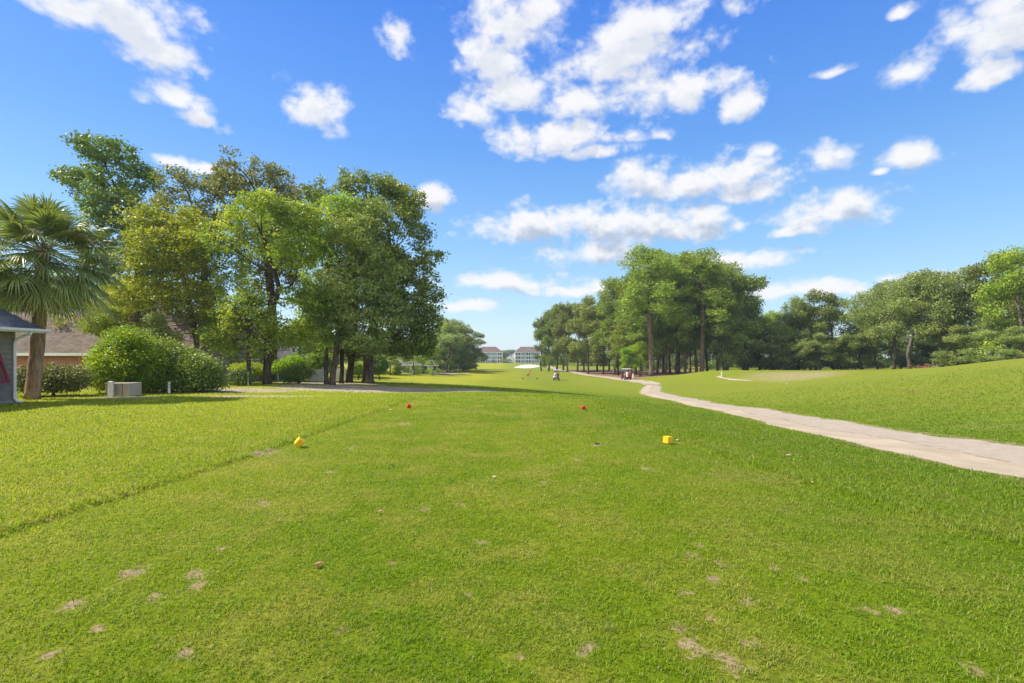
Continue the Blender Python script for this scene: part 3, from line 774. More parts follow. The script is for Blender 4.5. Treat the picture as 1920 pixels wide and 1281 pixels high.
tree_px('hardwood_tree', 'brown tinted tree between the yellowing tree and the tallest middle crown', 'tree', 392, 40,
  [(335,342,38,24),(380,352,36,30),(320,385,40,30),(375,400,45,38),(350,450,50,45),(400,480,45,50),(380,560,50,50)], .26, MT['brown'], MT['darkbark'], 13, [(388,600),(380,500),(370,420)], natt=1000, step=.48, per=12, size=0.213, spread=0.22, group=GL)
tree_px('hardwood_tree', 'highest crown of the grove, russet tinted, standing behind the forked tree', 'tree', 512, 41,
  [(440,312,38,20),(480,322,48,28),(415,335,24,18),(530,350,42,26),(455,365,56,34),(575,378,38,26),(520,400,60,40),(440,430,50,45),(560,450,50,45),(500,500,60,50)], .32, MT['brown'], MT['darkbark'], 14, [(512,600),(505,500),(495,420)], natt=1300, step=.5, per=12, size=0.225, spread=0.22, group=GL)
tree_px('hardwood_tree', 'light green tree with dark trunk forking low, left of the white gate', 'tree', 501, 32,
  [(445,405,48,28),(505,398,50,32),(560,410,40,36),(420,455,38,36),(475,450,48,36),(560,475,40,42),(425,520,42,36),(440,585,50,38),(560,560,45,40),(520,620,56,34),(415,630,36,28),(470,650,50,26),(590,640,32,30)], .24, MT['bright'], MT['darkbark'], 15, [(503,640),(508,590),(520,540)], natt=1700, step=.40, per=14, size=0.169, spread=0.19, group=GL)
tree_px('hardwood_tree', 'slim young tree close left of the forked trunk', 'tree', 466, 31,
  [(455,590,36,36),(430,625,32,26),(490,600,30,34),(470,555,30,26)], .12, MT['bright'], MT['darkbark'], 16, [(468,640),(464,600)], natt=420, step=.36, per=15, size=0.163, spread=0.18, group=GL)
tree_px('hardwood_tree', 'light green tree on the leftmost slim grey trunk of the cluster beside the oak', 'tree', 612, 34.5,
  [(640,392,40,28),(602,435,36,34),(590,500,38,38),(610,560,46,40),(585,610,36,34),(640,470,40,36),(620,625,44,30)], .14, MT['bright'], MT['bark'], 17, [(613,640),(612,560),(615,480)], natt=1000, step=.42, per=15, size=0.175, spread=0.20, group=GL)
tree_px('hardwood_tree', 'pale green leafy tree on a grey trunk leaning right, in front of the oak', 'tree', 623, 34,
  [(668,440,48,38),(700,395,30,26),(690,495,42,40),(640,540,44,40),(700,545,46,26),(650,600,50,40),(720,590,40,44),(735,510,34,22),(690,640,44,24),(750,590,24,24)], .19, MT['pale'], MT['bark'], 18, [(632,640),(642,560),(655,500)], natt=1300, step=.42, per=15, size=0.175, spread=0.20, group=GL)
tree_px('hardwood_tree', 'thin dark leaning tree third from right in the trunk cluster', 'tree', 640, 36,
  [(630,440,36,40),(655,500,36,44),(600,470,30,36),(640,580,40,36)], .15, MT['oak'], MT['darkbark'], 19, [(643,640),(648,560)], natt=500, step=.45, per=14, size=0.188, spread=0.20, group=GL)
tree_px('hardwood_tree', 'tree on the thick black trunk just left of the big oak', 'tree', 655, 38,
  [(598,355,34,22),(640,350,30,20),(620,395,40,32),(668,420,46,40),(640,470,46,44),(690,510,46,46),(620,560,44,44)], .23, MT['oak'], MT['darkbark'], 20, [(662,640),(665,560),(655,470)], natt=1000, step=.48, per=14, size=0.213, spread=0.22, group=GL)
tree_px('oak_tree', 'big spreading dark oak at the right end of the left grove', 'tree', 690, 38,
  [(662,345,38,20),(716,358,46,28),(765,380,32,30),(690,395,44,32),(745,425,50,42),(785,440,22,28),(772,490,40,42),(800,545,30,38),(818,478,16,10),(735,500,52,50),(785,600,46,38),(730,580,56,46),(762,645,56,28),(700,640,48,26),(655,655,34,20),(812,590,20,34),(820,560,12,12)], .36, MT['oak'], MT['bark'], 21, [(692,650),(700,600),(715,540)], natt=2300, step=.46, per=18, size=0.206, spread=0.22, group=GL, flare=.55)

# ---- prototypes for the woods, copied many times
def copy_tree(root, loc, rz, sxy, szz, label, group, name=None):
    r = root.copy(); C.objects.link(r); r.location = loc; r.rotation_euler = (0, 0, rz); r.scale = (sxy, sxy, szz); r['label'] = label; r['group'] = group
    if name: r.name = name
    for ch in list(PARTS[root.name]):
        c = ch.copy(); C.objects.link(c); c.parent = r
    return r
PARTS = {}; USED = {}; PH = {}
def proto(key, name, H, W, kind, mat, bark, seed, base=.4, R0=.3, **kw):
    g = random.Random(seed); bl = []
    zc = H * (base + 1) / 2
    if kind == 'round':
        for q in range(15):
            a = g.uniform(0, 2 * PI); z = g.uniform(base, .93); e = math.sqrt(max(.05, 1 - ((z - (base + .92) / 2) / ((1 - base) / 2)) ** 2)); rr = W / 2 * e * g.uniform(.45, .9)
            b = W * g.uniform(.14, .22); bl.append((rr * math.cos(a), rr * math.sin(a), z * H, b, b, b * .62))
        bl.append((0, 0, H * .90, W * .17, W * .17, H * .09)); bl.append((0, 0, H * .7, W * .28, W * .28, H * .12))
    elif kind == 'pine':
        for q in range(24):
            a = g.uniform(0, 2 * PI); z = base + (1 - base) * (q + .5) / 25; rr = W / 2 * (1 - .55 * ((z - base) / (1 - base)) ** 2) * g.uniform(.45, .85)
            b = W * g.uniform(.13, .2); bl.append((rr * math.cos(a), rr * math.sin(a), z * H, b, b, b * .8))
        bl.append((0, 0, H * .94, W * .17, W * .17, H * .06)); bl.append((0, 0, H * .84, W * .3, W * .3, H * .09))
    elif kind == 'low':
        for q in range(14):
            a = g.uniform(0, 2 * PI); z = g.uniform(.12, .9); rr = W / 2 * math.sqrt(max(.1, 1 - z * z)) * g.uniform(.5, .9)
            b = W * g.uniform(.14, .22); bl.append((rr * math.cos(a), rr * math.sin(a), z * H, b, b, b * .8))
    th_ = H * (base * .9 if kind != 'low' else .12)
    pts = [(0, 0, 0)]; k = max(3, int(th_ / .7)); dx, dy = g.uniform(-.4, .4), g.uniform(-.4, .4)
    for q in range(1, k + 1): f = q / k; pts.append((dx * f * f + g.uniform(-.05, .05), dy * f * f, th_ * f))
    if kind == 'pine':
        for q in range(1, 9): f = q / 8; pts.append((dx + g.uniform(-.12, .12), dy + g.uniform(-.12, .12), th_ + (H * .93 - th_) * f))
    root = make_tree(name, 'x', 'tree', (0, 0, 0), bl, pts, R0, mat, bark, seed, kind='needle' if kind == 'pine' else 'leaf', **kw)
    PARTS[root.name] = [o for o in bpy.data.objects if o.parent == root]
    PH[key] = (root, H, W); return root
proto('pineA', 'pine_tree', 23, 11, 'pine', MT['pine'], MT['pinebark'], 31, .42, .34, natt=1100, step=.7, per=13, size=.44, spread=0.38, thr=7, rmin=.035, tip=.02)
proto('pineB', 'pine_tree', 22, 9.5, 'pine', MT['pine'], MT['pinebark'], 32, .32, .30, natt=900, step=.7, per=13, size=.44, spread=0.38, thr=7, rmin=.035, tip=.02)
proto('pineC', 'pine_tree', 20, 8, 'pine', MT['pine'], MT['pinebark'], 33, .26, .24, natt=800, step=.7, per=12, size=.48, spread=0.37, thr=7, rmin=.035, tip=.02)
proto('oakA', 'oak_tree', 17, 11, 'round', MT['tan'], MT['bark'], 34, .15, .28, natt=1300, step=.62, per=12, size=.36, spread=0.36, thr=7, rmin=.03, tip=.018)
proto('oakB', 'oak_tree', 16, 10, 'round', MT['mid'], MT['darkbark'], 35, .15, .28, natt=1200, step=.62, per=12, size=.36, spread=0.36, thr=7, rmin=.03, tip=.018)
proto('paleA', 'hardwood_tree', 14.5, 11, 'round', MT['pale'], MT['bark'], 36, .17, .26, natt=1500, step=.55, per=11, size=.27, spread=0.31, thr=7, rmin=.028, tip=.016)
proto('paleB', 'hardwood_tree', 13, 9, 'round', MT['pale'], MT['bark'], 37, .09, .22, natt=1200, step=.55, per=11, size=.27, spread=0.31, thr=7, rmin=.028, tip=.016)
proto('darkA', 'hardwood_tree', 14, 9, 'round', MT['mid'], MT['darkbark'], 38, .09, .24, natt=1200, step=.55, per=11, size=.28, spread=0.31, thr=7, rmin=.028, tip=.016)
proto('brightA', 'hardwood_tree', 12, 8, 'round', MT['bright'], MT['bark'], 39, .08, .20, natt=1100, step=.52, per=11, size=.26, spread=0.30, thr=7, rmin=.028, tip=.016)
proto('under', 'understory_tree', 7, 7, 'low', MT['dark'], MT['darkbark'], 40, .1, .10, natt=700, step=.5, per=11, size=.28, spread=0.31, thr=7, rmin=.028, tip=.016)
proto('youngpine', 'pine_tree', 9, 5, 'pine', MT['lime'], MT['pinebark'], 41, .35, .13, natt=500, step=.45, per=12, size=.34, spread=0.27, thr=7, rmin=.025, tip=.014)
TR = random.Random(3)
def put_tree(key, px, Y, topy, wpx, label, group, rz=None):
    root, H, W = PH[key]
    X = (px - 960) / F * Y; zg = z1(X, Y) - .05; h = CAMZ + (HY - topy) * Y / F - zg; w = wpx * Y / F * 1.22
    rz = TR.uniform(0, 2 * PI) if rz is None else rz
    sxy, szz = w / W, h / H
    if key not in USED:
        USED[key] = 1; root.location = (X, Y, zg); root.rotation_euler = (0, 0, rz); root.scale = (sxy, sxy, szz); root['label'] = label; root['group'] = group; return root
    return copy_tree(root, (X, Y, zg), rz, sxy, szz, label, group)
GW = 'trees of the central pine wood'
W_ = [ # key, px, Y, top, width px, label
 ('pineA',1221,95,467,108,'tallest pine with pale straight trunk right of the parked red cart'),
 ('pineA',1316,94,478,104,'tall pine on a thick reddish trunk leaning right, in the right half of the wood'),
 ('pineB',1272,103,476,94,'pine crown between the two tallest pines of the wood'),
 ('pineB',1360,98,492,92,'pine whose crown rounds off the wood on the right'),
 ('oakB',1396,97,516,84,'dark broadleaf tree forming the right shoulder of the wood'),
 ('pineC',1306,101,496,70,'slimmer pine close behind the leaning reddish trunk'),
 ('pineC',1183,104,512,64,'pine directly behind the parked red cart'),
 ('pineB',1152,112,522,76,'pine at the left shoulder of the highest crowns'),
 ('oakB',1159,108,560,58,'dark green oak left of the red cart with crown hanging low'),
 ('oakA',1131,118,560,54,'olive tree on a pale thin trunk, halfway along the wood edge'),
 ('oakA',1103,122,554,58,'olive brown oak with grey trunk by the path, midway in the wood'),
 ('oakA',1083,134,566,50,'olive oak whose crown meets the sky left of the grey trunked one'),
 ('oakA',1064,136,566,48,'olive brown oak, fourth crown from the wood left end'),
 ('oakB',1044,142,570,46,'darker crown second from the wood left end'),
 ('oakB',1029,146,580,40,'small dark tree near the white cart'),
 ('oakB',1015,150,600,36,'leftmost tree of the wood, lone dark trunk by the bunker'),
 ('pineC',1201,100,560,50,'thin pine right behind the white marker post'),
 ('pineC',1192,108,540,52,'thin dark trunked pine between red cart and marker post'),
 ('pineC',1233,104,520,60,'pine trunk just right of the tallest pine'),
 ('pineB',1244,108,505,62,'second pine trunk right of the tallest pine'),
 ('pineC',1249,100,530,56,'third pine trunk right of the tallest pine'),
 ('pineC',1256,112,520,56,'fourth pine trunk right of the tallest pine, set back in shade'),
 ('pineC',1267,101,540,54,'pine with dark trunk in the middle of the trunk row'),
 ('pineB',1285,99,515,66,'straight pine trunk left of the leaning reddish one by one gap'),
 ('pineC',1294,116,520,60,'deeper pine seen in the gap before the leaning trunk'),
 ('pineC',1326,112,510,60,'deeper pine right behind the leaning trunk'),
 ('oakB',1346,105,520,64,'dark broadleaf tree at the wood middle right, low shaded crown'),
 ('pineC',1345,97,545,48,'short pine between the leaning trunk and the right shoulder'),
 ('oakB',1364,92,560,60,'dark spreading tree at the right end of the straw bed'),
 ('oakB',1402,104,560,58,'last tree on the right of the wood with ragged crown edge'),
 ('oakA',1095,150,580,44,'hazier olive crown seen behind the grey trunked oak'),
 ('oakB',1120,140,575,50,'dark oak deep in the wood left of its centre'),
 ('oakB',1142,150,590,50,'deep shaded oak behind the olive trees'),
 ('oakB',1056,160,590,44,'deep tree behind the left olive crowns'),
 ('youngpine',1180,97,652,30,'young lime green pine over the parked red cart'),
 ('youngpine',1199,97,640,26,'young lime green pine leaning out beside the tallest trunk'),
 ('under',1205,150,640,70,'dark understory tree deep behind the red cart'),
 ('under',1290,160,640,80,'dark understory tree deep behind the trunk row'),
 ('under',1240,170,644,70,'dark understory tree far behind the tallest pine'),
 ('under',1345,150,640,80,'dark understory tree deep behind the wood right end'),
]
for t in W_: put_tree(*t, GW)
GR = 'trees of the right hand wood'
for t in [
 ('brightA',1423,104,589,60,'light green tree on a pale thin trunk, left end of the right wood'),
 ('brightA',1450,112,580,60,'light green tree second in the right wood'),
 ('paleB',1447,100,628,40,'low shrubby tree beneath the light green ones'),
 ('paleA',1497,98,560,66,'grey green tree at the left of the second clump'),
 ('darkA',1530,96,543,84,'tall tree topping the clump left of the gap'),
 ('darkA',1563,98,556,60,'dark tree at the right side of that clump by the gap'),
 ('paleB',1508,94,618,44,'short bushy tree in front of the left clump'),
 ('brightA',1475,97,610,44,'narrow bushy tree left of the tall clump'),
 ('paleA',1615,92,546,76,'grey green tree just right of the gap, crown leaning left'),
 ('paleA',1676,84,526,92,'broad grey green tree on the second slim trunk by the brush pile'),
 ('paleA',1706,78,510,106,'large grey green tree with pale trunk left of the brush pile'),
 ('paleA',1765,76,508,104,'large grey green tree above the brush pile'),
 ('darkA',1815,76,500,90,'darker tree behind the mound with open crown'),
 ('darkA',1855,72,486,86,'tall dark tree before the corner of the wood'),
 ('brightA',1918,62,458,110,'bright green tree at the right edge of the view'),
 ('darkA',1885,70,474,90,'dark tree behind the bright green corner tree'),
 ('paleB',1860,66,600,80,'low spreading tree on the crest of the mound'),
 ('paleB',1905,60,612,80,'low bushy tree at the foot of the bright corner tree'),
 ('paleB',1795,72,610,70,'low tree under the darker open crown'),
 ('paleB',1470,95,628,50,'low bushy grey green tree at the left foot of the right wood'),
 ('paleB',1537,92,624,52,'low bushy tree before the tall topping tree'),
 ('brightA',1577,94,634,46,'low light green tree at the gap edge'),
 ('paleB',1604,92,606,58,'bushy grey green tree closing the right side of the gap'),
 ('darkA',1646,90,566,60,'dark tree set back between the gap and the slim trunks'),
 ('under',1590,100,630,50,'dark bushy tree filling the gap between the clumps'),
 ('under',1620,104,636,60,'dark understory tree right of the gap'),
 ('under',1690,96,630,80,'dark understory tree behind the slim trunks'),
 ('under',1745,92,630,80,'dark understory tree behind the brush pile'),
 ('under',1540,108,636,70,'dark understory tree behind the left clump'),
 ('under',1480,112,640,70,'dark understory tree behind the narrow bushy one'),
 ('under',1425,116,640,70,'dark understory tree at the left end of the right wood'),
 ('darkA',1975,64,470,110,'dark tree just past the right edge'),
 ('darkA',1720,100,530,80,'dark crown rising behind the large grey green trees'),
 ('darkA',1520,112,575,70,'shaded tree standing behind the left clump'),
 ('under',1560,132,630,70,'dark tree far behind the gap, closing off the sky'),
 ('under',1650,128,628,80,'dark tree far behind the first slim trunks'),
 ('under',1510,136,632,80,'dark tree far behind the tall topping tree'),
 ('under',1445,140,634,80,'dark tree far behind the left end of the right wood'),
 ('darkA',1785,98,560,80,'dark tree behind the large tree above the brush pile'),
 ('under',1830,90,620,90,'dark understory tree behind the crest of the mound'),
 ('under',1900,84,610,90,'dark understory tree behind the corner trees'),
]: put_tree(*t, GR)
GF = 'trees beyond the fairway'
for t in [
 ('paleA',833,128,597,52,'rounded tall tree at the front of the far left row'),
 ('under',822,122,650,52,'low leafy tree at the foot of the far left row, nearest the white house'),
 ('under',850,130,654,50,'low leafy tree under the rounded crowns of the far left row'),
 ('under',874,146,656,44,'low leafy tree at the right foot of the far left row'),
 ('paleB',838,124,606,56,'broad leafy tree filling the front of the far left row'),
 ('darkA',868,136,612,50,'leafy tree filling the middle of the far left row'),
 ('brightA',792,108,640,44,'leafy light tree partly covering the white house'),
 ('paleA',862,140,600,50,'second rounded crown of the far left row'),
 ('darkA',845,134,625,44,'darker low crown between the rounded trees of the far left row'),
 ('darkA',893,165,622,40,'dark small tree ending the far left row by the apartments'),
 ('darkA',878,158,630,40,'dark tree before the last one of the far left row'),
 ('brightA',800,112,615,44,'yellow green tree showing between the oak and the far left row'),
 ('brightA',776,96,640,40,'small light tree over the white house'),
 ('brightA',812,100,645,26,'slim small tree by the white house corner'),
 ('darkA',815,122,635,40,'shaded tree at the left foot of the far row'),
 ('paleB',732,76,667,46,'small round ornamental tree right of the big oak'),
 ('under',940,430,657,30,'hazy distant treetops left of the gap between the apartments'),
 ('under',957,440,655,34,'hazy distant treetops in the gap between the apartments'),
 ('paleB',945,380,672,16,'small tree on the lawn by the left apartments'),
 ('paleB',955,372,673,14,'small tree before the little white house'),
 ('paleB',926,375,674,12,'small pale tree close to the left apartment wall'),
 ('darkA',1060,210,640,60,'tree far behind the white cart wood'),
 ('darkA',1110,215,635,60,'background tree beyond the wood, left part'),
 ('darkA',1160,205,632,60,'background tree beyond the wood behind the red cart'),
 ('paleA',1215,210,630,70,'background tree beyond the tallest pine'),
 ('darkA',1265,205,628,70,'background tree beyond the trunk row'),
 ('paleA',1320,200,628,70,'background tree beyond the leaning pine'),
 ('darkA',1375,190,626,70,'background tree beyond the wood right end'),
 ('paleA',1420,180,622,70,'background tree in the opening right of the wood'),
]: put_tree(*t, GF)
GB = 'background trees behind the left houses'
for t in [
 ('brightA',430,56,590,110,'sunlit yellow green tree behind the lattice fence'),
 ('brightA',560,54,600,100,'sunlit light green tree behind the white gate'),
 ('darkA',130,60,560,130,'dark tree behind the brick coloured house'),
 ('darkA',-10,36,500,130,'dark tree behind the palm at the left edge'),
 ('brightA',250,62,570,120,'light green tree behind the brown roof'),
 ('darkA',340,75,600,110,'dark tree far behind the tan roof'),
 ('brightA',640,66,620,80,'light tree seen between the cluster trunks'),
 ('paleA',720,92,625,70,'pale tree behind the oak trunk'),
 ('paleB',675,62,650,50,'small pale tree left of the oak trunk'),
 ('brightA',510,70,610,90,'light tree between the forked trunk and the gate'),
 ('brightA',200,29,566,84,'yellow green young tree hanging over the lime bush and the brown roof'),
 ('paleB',292,31,585,80,'small grey green tree between the lime bush and the twin stems'),
 ('brightA',380,60,600,100,'yellow green tree behind the tan roofed house'),
 ('paleA',470,95,615,90,'hazy grey green tree far behind the lattice fence'),
 ('darkA',560,100,620,90,'far dark tree behind the light green one by the gate'),
 ('paleA',690,100,630,80,'far grey green tree filling the gap left of the oak'),
 ('brightA',770,130,640,60,'far light tree over the white house roof'),
 ('darkA',180,80,590,120,'far dark tree above the brown roof ridge'),
 ('under',620,60,665,60,'low dark tree behind the trunk cluster'),
 ('under',410,70,650,70,'low dark tree behind the pink tan roof'),
 ('darkA',-80,45,480,170,'dark tree outside the left edge'),
 ('darkA',600,95,630,80,'shaded distant tree behind the white gate'),
]: put_tree(*t, GB)

# ------------------------------------------------------------------ shrubs
def shrub(name, label, px, Y, boxes, mat, seed, natt=900, per=12, size=.09, step=.22, spread=.16, depth=.8, group='garden shrubs', R0=.05):
    X = (px - 960) / F * Y; zg = z1(X, Y); s = Y / F; g = random.Random(seed)
    bl = [((bx - px) * s, g.uniform(-.2, .2) * rx * s, max(CAMZ + (HY - by) * s - zg, .1), rx * s, rx * s * depth, ry * s) for (bx, by, rx, ry) in boxes]
    root = thing(name, label, 'shrub', (X, Y, zg), 0, group)
    nodes, par = colonize(bl, [(0, 0, -.02), (0, 0, .15)], natt, step, seed, shell=.33)
    r, k = radii(nodes, par, R0, .006); wood_mesh(nodes, par, r, .012, 2).build('stem', MT['darkbark'], root, smooth=True)
    V, Fq = leaf_cloud(nodes, k, 8, int(per * 2.3), size, spread, seed, 'leaf', 0.03)
    np_mesh('foliage', V, Fq, mat, root); return root
shrub('shrub', 'rounded lime green bush beside the utility box', 238, 23.3, [(235,690,62,42),(215,665,34,32),(245,645,38,30),(190,700,24,26),(270,690,40,42),(225,630,20,14),(238,715,60,18)], MT['lime'], 51, 1500, 13, .10)
shrub('shrub', 'deep green spreading bush right of the lime bush', 340, 24.5, [(330,685,50,34),(375,695,40,30),(300,665,40,30),(350,715,62,20),(398,712,22,20),(290,705,34,28)], MT['oak'], 52, 1500, 13, .10)
shrub('hedge', 'clipped rounded hedge between the palm and the lime bush', 100, 21.0, [(70,705,40,20),(110,705,42,20),(140,712,24,18),(90,722,52,14),(45,712,20,22)], MT['hedge'], 53, 1500, 14, .08, spread=.13)
shrub('shrub', 'small dark round bush left of the white hydrant post', 447, 30, [(447,708,18,11)], MT['dark'], 54, 300, 12, .10)
shrub('shrub', 'dark low bush beside the white gate', 560, 33.5, [(560,700,26,13),(548,708,22,9)], MT['dark'], 55, 500, 12, .10)
shrub('shrub', 'yellow flowered bush right of the forked trunk', 535, 37, [(530,690,24,15),(550,680,22,14)], MT['lime'], 56, 500, 11, .11)
shrub('shrub', 'pale green bush left of the oak trunk', 672, 52, [(670,692,14,12)], MT['bright'], 57, 300, 12, .13)
shrub('shrub', 'yellow green climber bush on the lattice fence', 470, 36, [(460,690,28,8),(480,695,24,12)], MT['olive'], 58, 400, 10, .11)
shrub('shrub', 'green bush under the small round tree', 742, 78, [(742,698,10,6)], MT['bright'], 59, 120, 12, .16)
shrub('shrub', 'dark shrub behind the oak, right side', 712, 56, [(708,685,20,18)], MT['dark'], 60, 400, 11, .14)
shrub('shrub', 'leafy shrub left of the ornamental tree', 700, 66, [(700,680,18,20)], MT['oak'], 61, 300, 11, .16)
shrub('shrub', 'light bush behind the twin grey trunks', 598, 46, [(596,680,24,22)], MT['bright'], 62, 400, 11, .13)

# ------------------------------------------------------------------ palm
def palm():
    Y = 19.4; px = 60; X = (px - 960) / F * Y; zg = z1(X, Y); s = Y / F
    root = thing('palm_tree', 'cabbage palm with drooping fan leaves behind the grey house corner', 'palm tree', (X, Y, zg))
    top = Vector(((82 - px) * s, 0, CAMZ + (HY - 462) * s - zg))
    pts = []; rr = []
    for q in range(22):
        f = q / 21; bx = (math.sin(f * 2.6) * .14 + f * f * (top.x - .09)) if True else 0
        pts.append((bx, .05 * math.sin(f * 4), f * (top.z - .1))); rr.append((.235 - .05 * f) * (1.15 if q == 0 else 1) * (1 + .025 * ((q * 7) % 3 - 1)) + (.03 if f > .86 else 0))
    MB().tube(pts, rr, 14).build('trunk', MT['palmbark'], root, smooth=True)
    g = random.Random(5)
    Vl = []; Fl = []; stalk = MB()
    Vd = []; Fd = []
    def fan(el_, az_, Lp, Lb, dead, V_, F_):
        f = Vector((math.cos(az_) * math.cos(el_), math.sin(az_) * math.cos(el_), math.sin(el_)))
        side = f.cross(Vector((0, 0, 1)))
        if side.length < .1: side = Vector((1, 0, 0))
        side.normalize(); up = side.cross(f)
        p0 = top + Vector((0, 0, -.25 if not dead else -.5)); pp = []
        for q in range(5):
            t = q / 4; pp.append(p0 + f * Lp * t + Vector((0, 0, -.18 * t * t * Lp)))
        stalk.tube(pp, [.022, .018, .015, .013, .012], 5)
        h = pp[-1]; fdir = (pp[-1] - pp[-2]).normalized()
        n = 38
        for k in range(n):
            a = (k / (n - 1) - .5) * 2 * R(118); a += g.uniform(-.04, .04)
            d = (fdir * math.cos(a) + side * math.sin(a) + up * (.18 - .25 * abs(math.sin(a)))).normalized()
            L = Lb * (1 - .30 * (abs(a) / R(118)) ** 2) * g.uniform(.9, 1.06) * (1 - .0)
            wv = (d.cross(up)).normalized()
            if wv.length < .1: wv = side
            o0 = h + fdir * .30 * max(0, math.cos(a)); prev = None; w0 = .032
            droop = (g.uniform(.30, .5) if el_ > .35 else g.uniform(.42, .62)) if not dead else .95
            for q in range(6):
                t = q / 5
                w = w0 * (.35 + 1.1 * t if t < .5 else 1.8 * (1 - t) + .02)
                p = o0 + d * L * (t - .18 * t * t * droop) + Vector((0, 0, -droop * L * max(0, t - .30) ** 2 * 1.35))
                V_.append(p - wv * w + up * .01); V_.append(p + wv * w - up * .006)
                if q: i0 = len(V_) - 4; F_.append((i0, i0 + 1, i0 + 3, i0 + 2))
    for q in range(76):
        t = q / 75; el_ = R(84 - 140 * t ** .90 + g.uniform(-7, 7)); az_ = q * 2.39996 + g.uniform(-.2, .2)
        fan(el_, az_, g.uniform(1.25, 1.55) * (1.0 if t > .2 else .9), g.uniform(1.05, 1.25), False, Vl, Fl)
    for q in range(10):
        az_ = q * 2.39996 + .7; fan(R(-68 + g.uniform(-12, 8)), az_, g.uniform(.6, .85), g.uniform(.6, .8), True, Vd, Fd)
    np_mesh('crown', np.array([tuple(v) for v in Vl]), [np.array(Fl)], MT['palm'], root)
    np_mesh('dead_fronds', np.array([tuple(v) for v in Vd]), [np.array(Fd)], MT['deadpalm'], root)
    stalk.build('leaf_stalks', simple('palm_stalk_green', (.13, .16, .06), .5), root, smooth=True)
    # feathery old flower stalk arching right
    nodes = []; fs = MB()
    for (az_, ll) in ((R(-12), 2.3), (R(-60), 1.6), (R(200), 1.9)):
        P_ = []
        for q in range(9):
            t = q / 8; P_.append(top + Vector((math.cos(az_) * ll * t, math.sin(az_) * ll * t, .75 * math.sin(t * 2.3) - .5 * t)))
        fs.tube(P_, [.014] * 9, 4)
        for q in range(3, 9):
            for _ in range(16):
                a = P_[q] + Vector((g.uniform(-.12, .12), g.uniform(-.12, .12), g.uniform(-.05, .05))); b = a + Vector((g.uniform(-.25, .25), g.uniform(-.25, .25), g.uniform(-.28, .08)))
                fs.tube([a, b], [.006, .003], 3, cap=False)
    fs.build('flower_stalk', MT['inflor'], root)
palm()

# ------------------------------------------------------------------ houses
def roof_mat(name, a, b, w=.30, h=.14):
    m, nt, out = new_mat(name); oc = ocoord(nt)
    br = N(nt, 'ShaderNodeTexBrick'); sx = N(nt, 'ShaderNodeSeparateXYZ'); nt.links.new(oc, sx.inputs[0])
    cb = N(nt, 'ShaderNodeCombineXYZ'); nt.links.new(M(nt, 'ADD', sx.outputs[0], M(nt, 'MULTIPLY', sx.outputs[1], .999)), cb.inputs[0]); nt.links.new(M(nt, 'MULTIPLY', sx.outputs[2], 1.4), cb.inputs[1])
    nt.links.new(cb.outputs[0], br.inputs['Vector']); br.inputs['Scale'].default_value = 1; br.inputs['Brick Width'].default_value = w; br.inputs['Row Height'].default_value = h; br.inputs['Mortar Size'].default_value = .008
    br.inputs['Color1'].default_value = (*a, 1); br.inputs['Color2'].default_value = (*b, 1); br.inputs['Mortar'].default_value = (*[x * .35 for x in a], 1)
    n = noise(nt, oc, 1.2, 5, .65)
    c = mixc(nt, M(nt, 'MULTIPLY', mr(nt, n, .35, .7), .45), br.outputs['Color'], tuple(x * 1.5 for x in b))
    principled(nt, out, c, .92, .15, 0, bump(nt, br.outputs['Fac'], -.5, .015)); return m
MT['slate'] = roof_mat('blue_grey_shingles', (.050, .062, .082), (.105, .118, .145))
MT['brownroof'] = roof_mat('brown_shingles', (.085, .066, .050), (.14, .108, .082))
MT['tanroof'] = roof_mat('tan_pink_shingles', (.25, .185, .165), (.34, .27, .24))
MT['white'] = simple('white_paint', (.78, .77, .73), .5, .4, .05, 3)
MT['red'] = simple('red_shutter_paint', (.22, .016, .028), .45, .4, .12, 5)
MT['glass'] = simple('dark_glass', (.03, .035, .042), .08, .8, .2, 1)
MT['concrete'] = simple('concrete', (.30, .28, .25), .9, .2, .2, 3, bmp=.3)
def siding_mat(name, col): return simple(name, col, .75, .25, .14, 4, bmp=.15)
def siding_wall(mb, x0, x1, z0, z1_, conv, board=.18, lap=.02):
    """lap boards as a saw profile; conv(along, out, z)"""
    z = z0
    while z < z1_ - 1e-3:
        zt = min(z + board, z1_)
        mb.quad(conv(x0, lap, z), conv(x1, lap, z), conv(x1, .004, zt), conv(x0, .004, zt))
        mb.quad(conv(x0, 0, z), conv(x1, 0, z), conv(x1, lap, z), conv(x0, lap, z)); z = zt
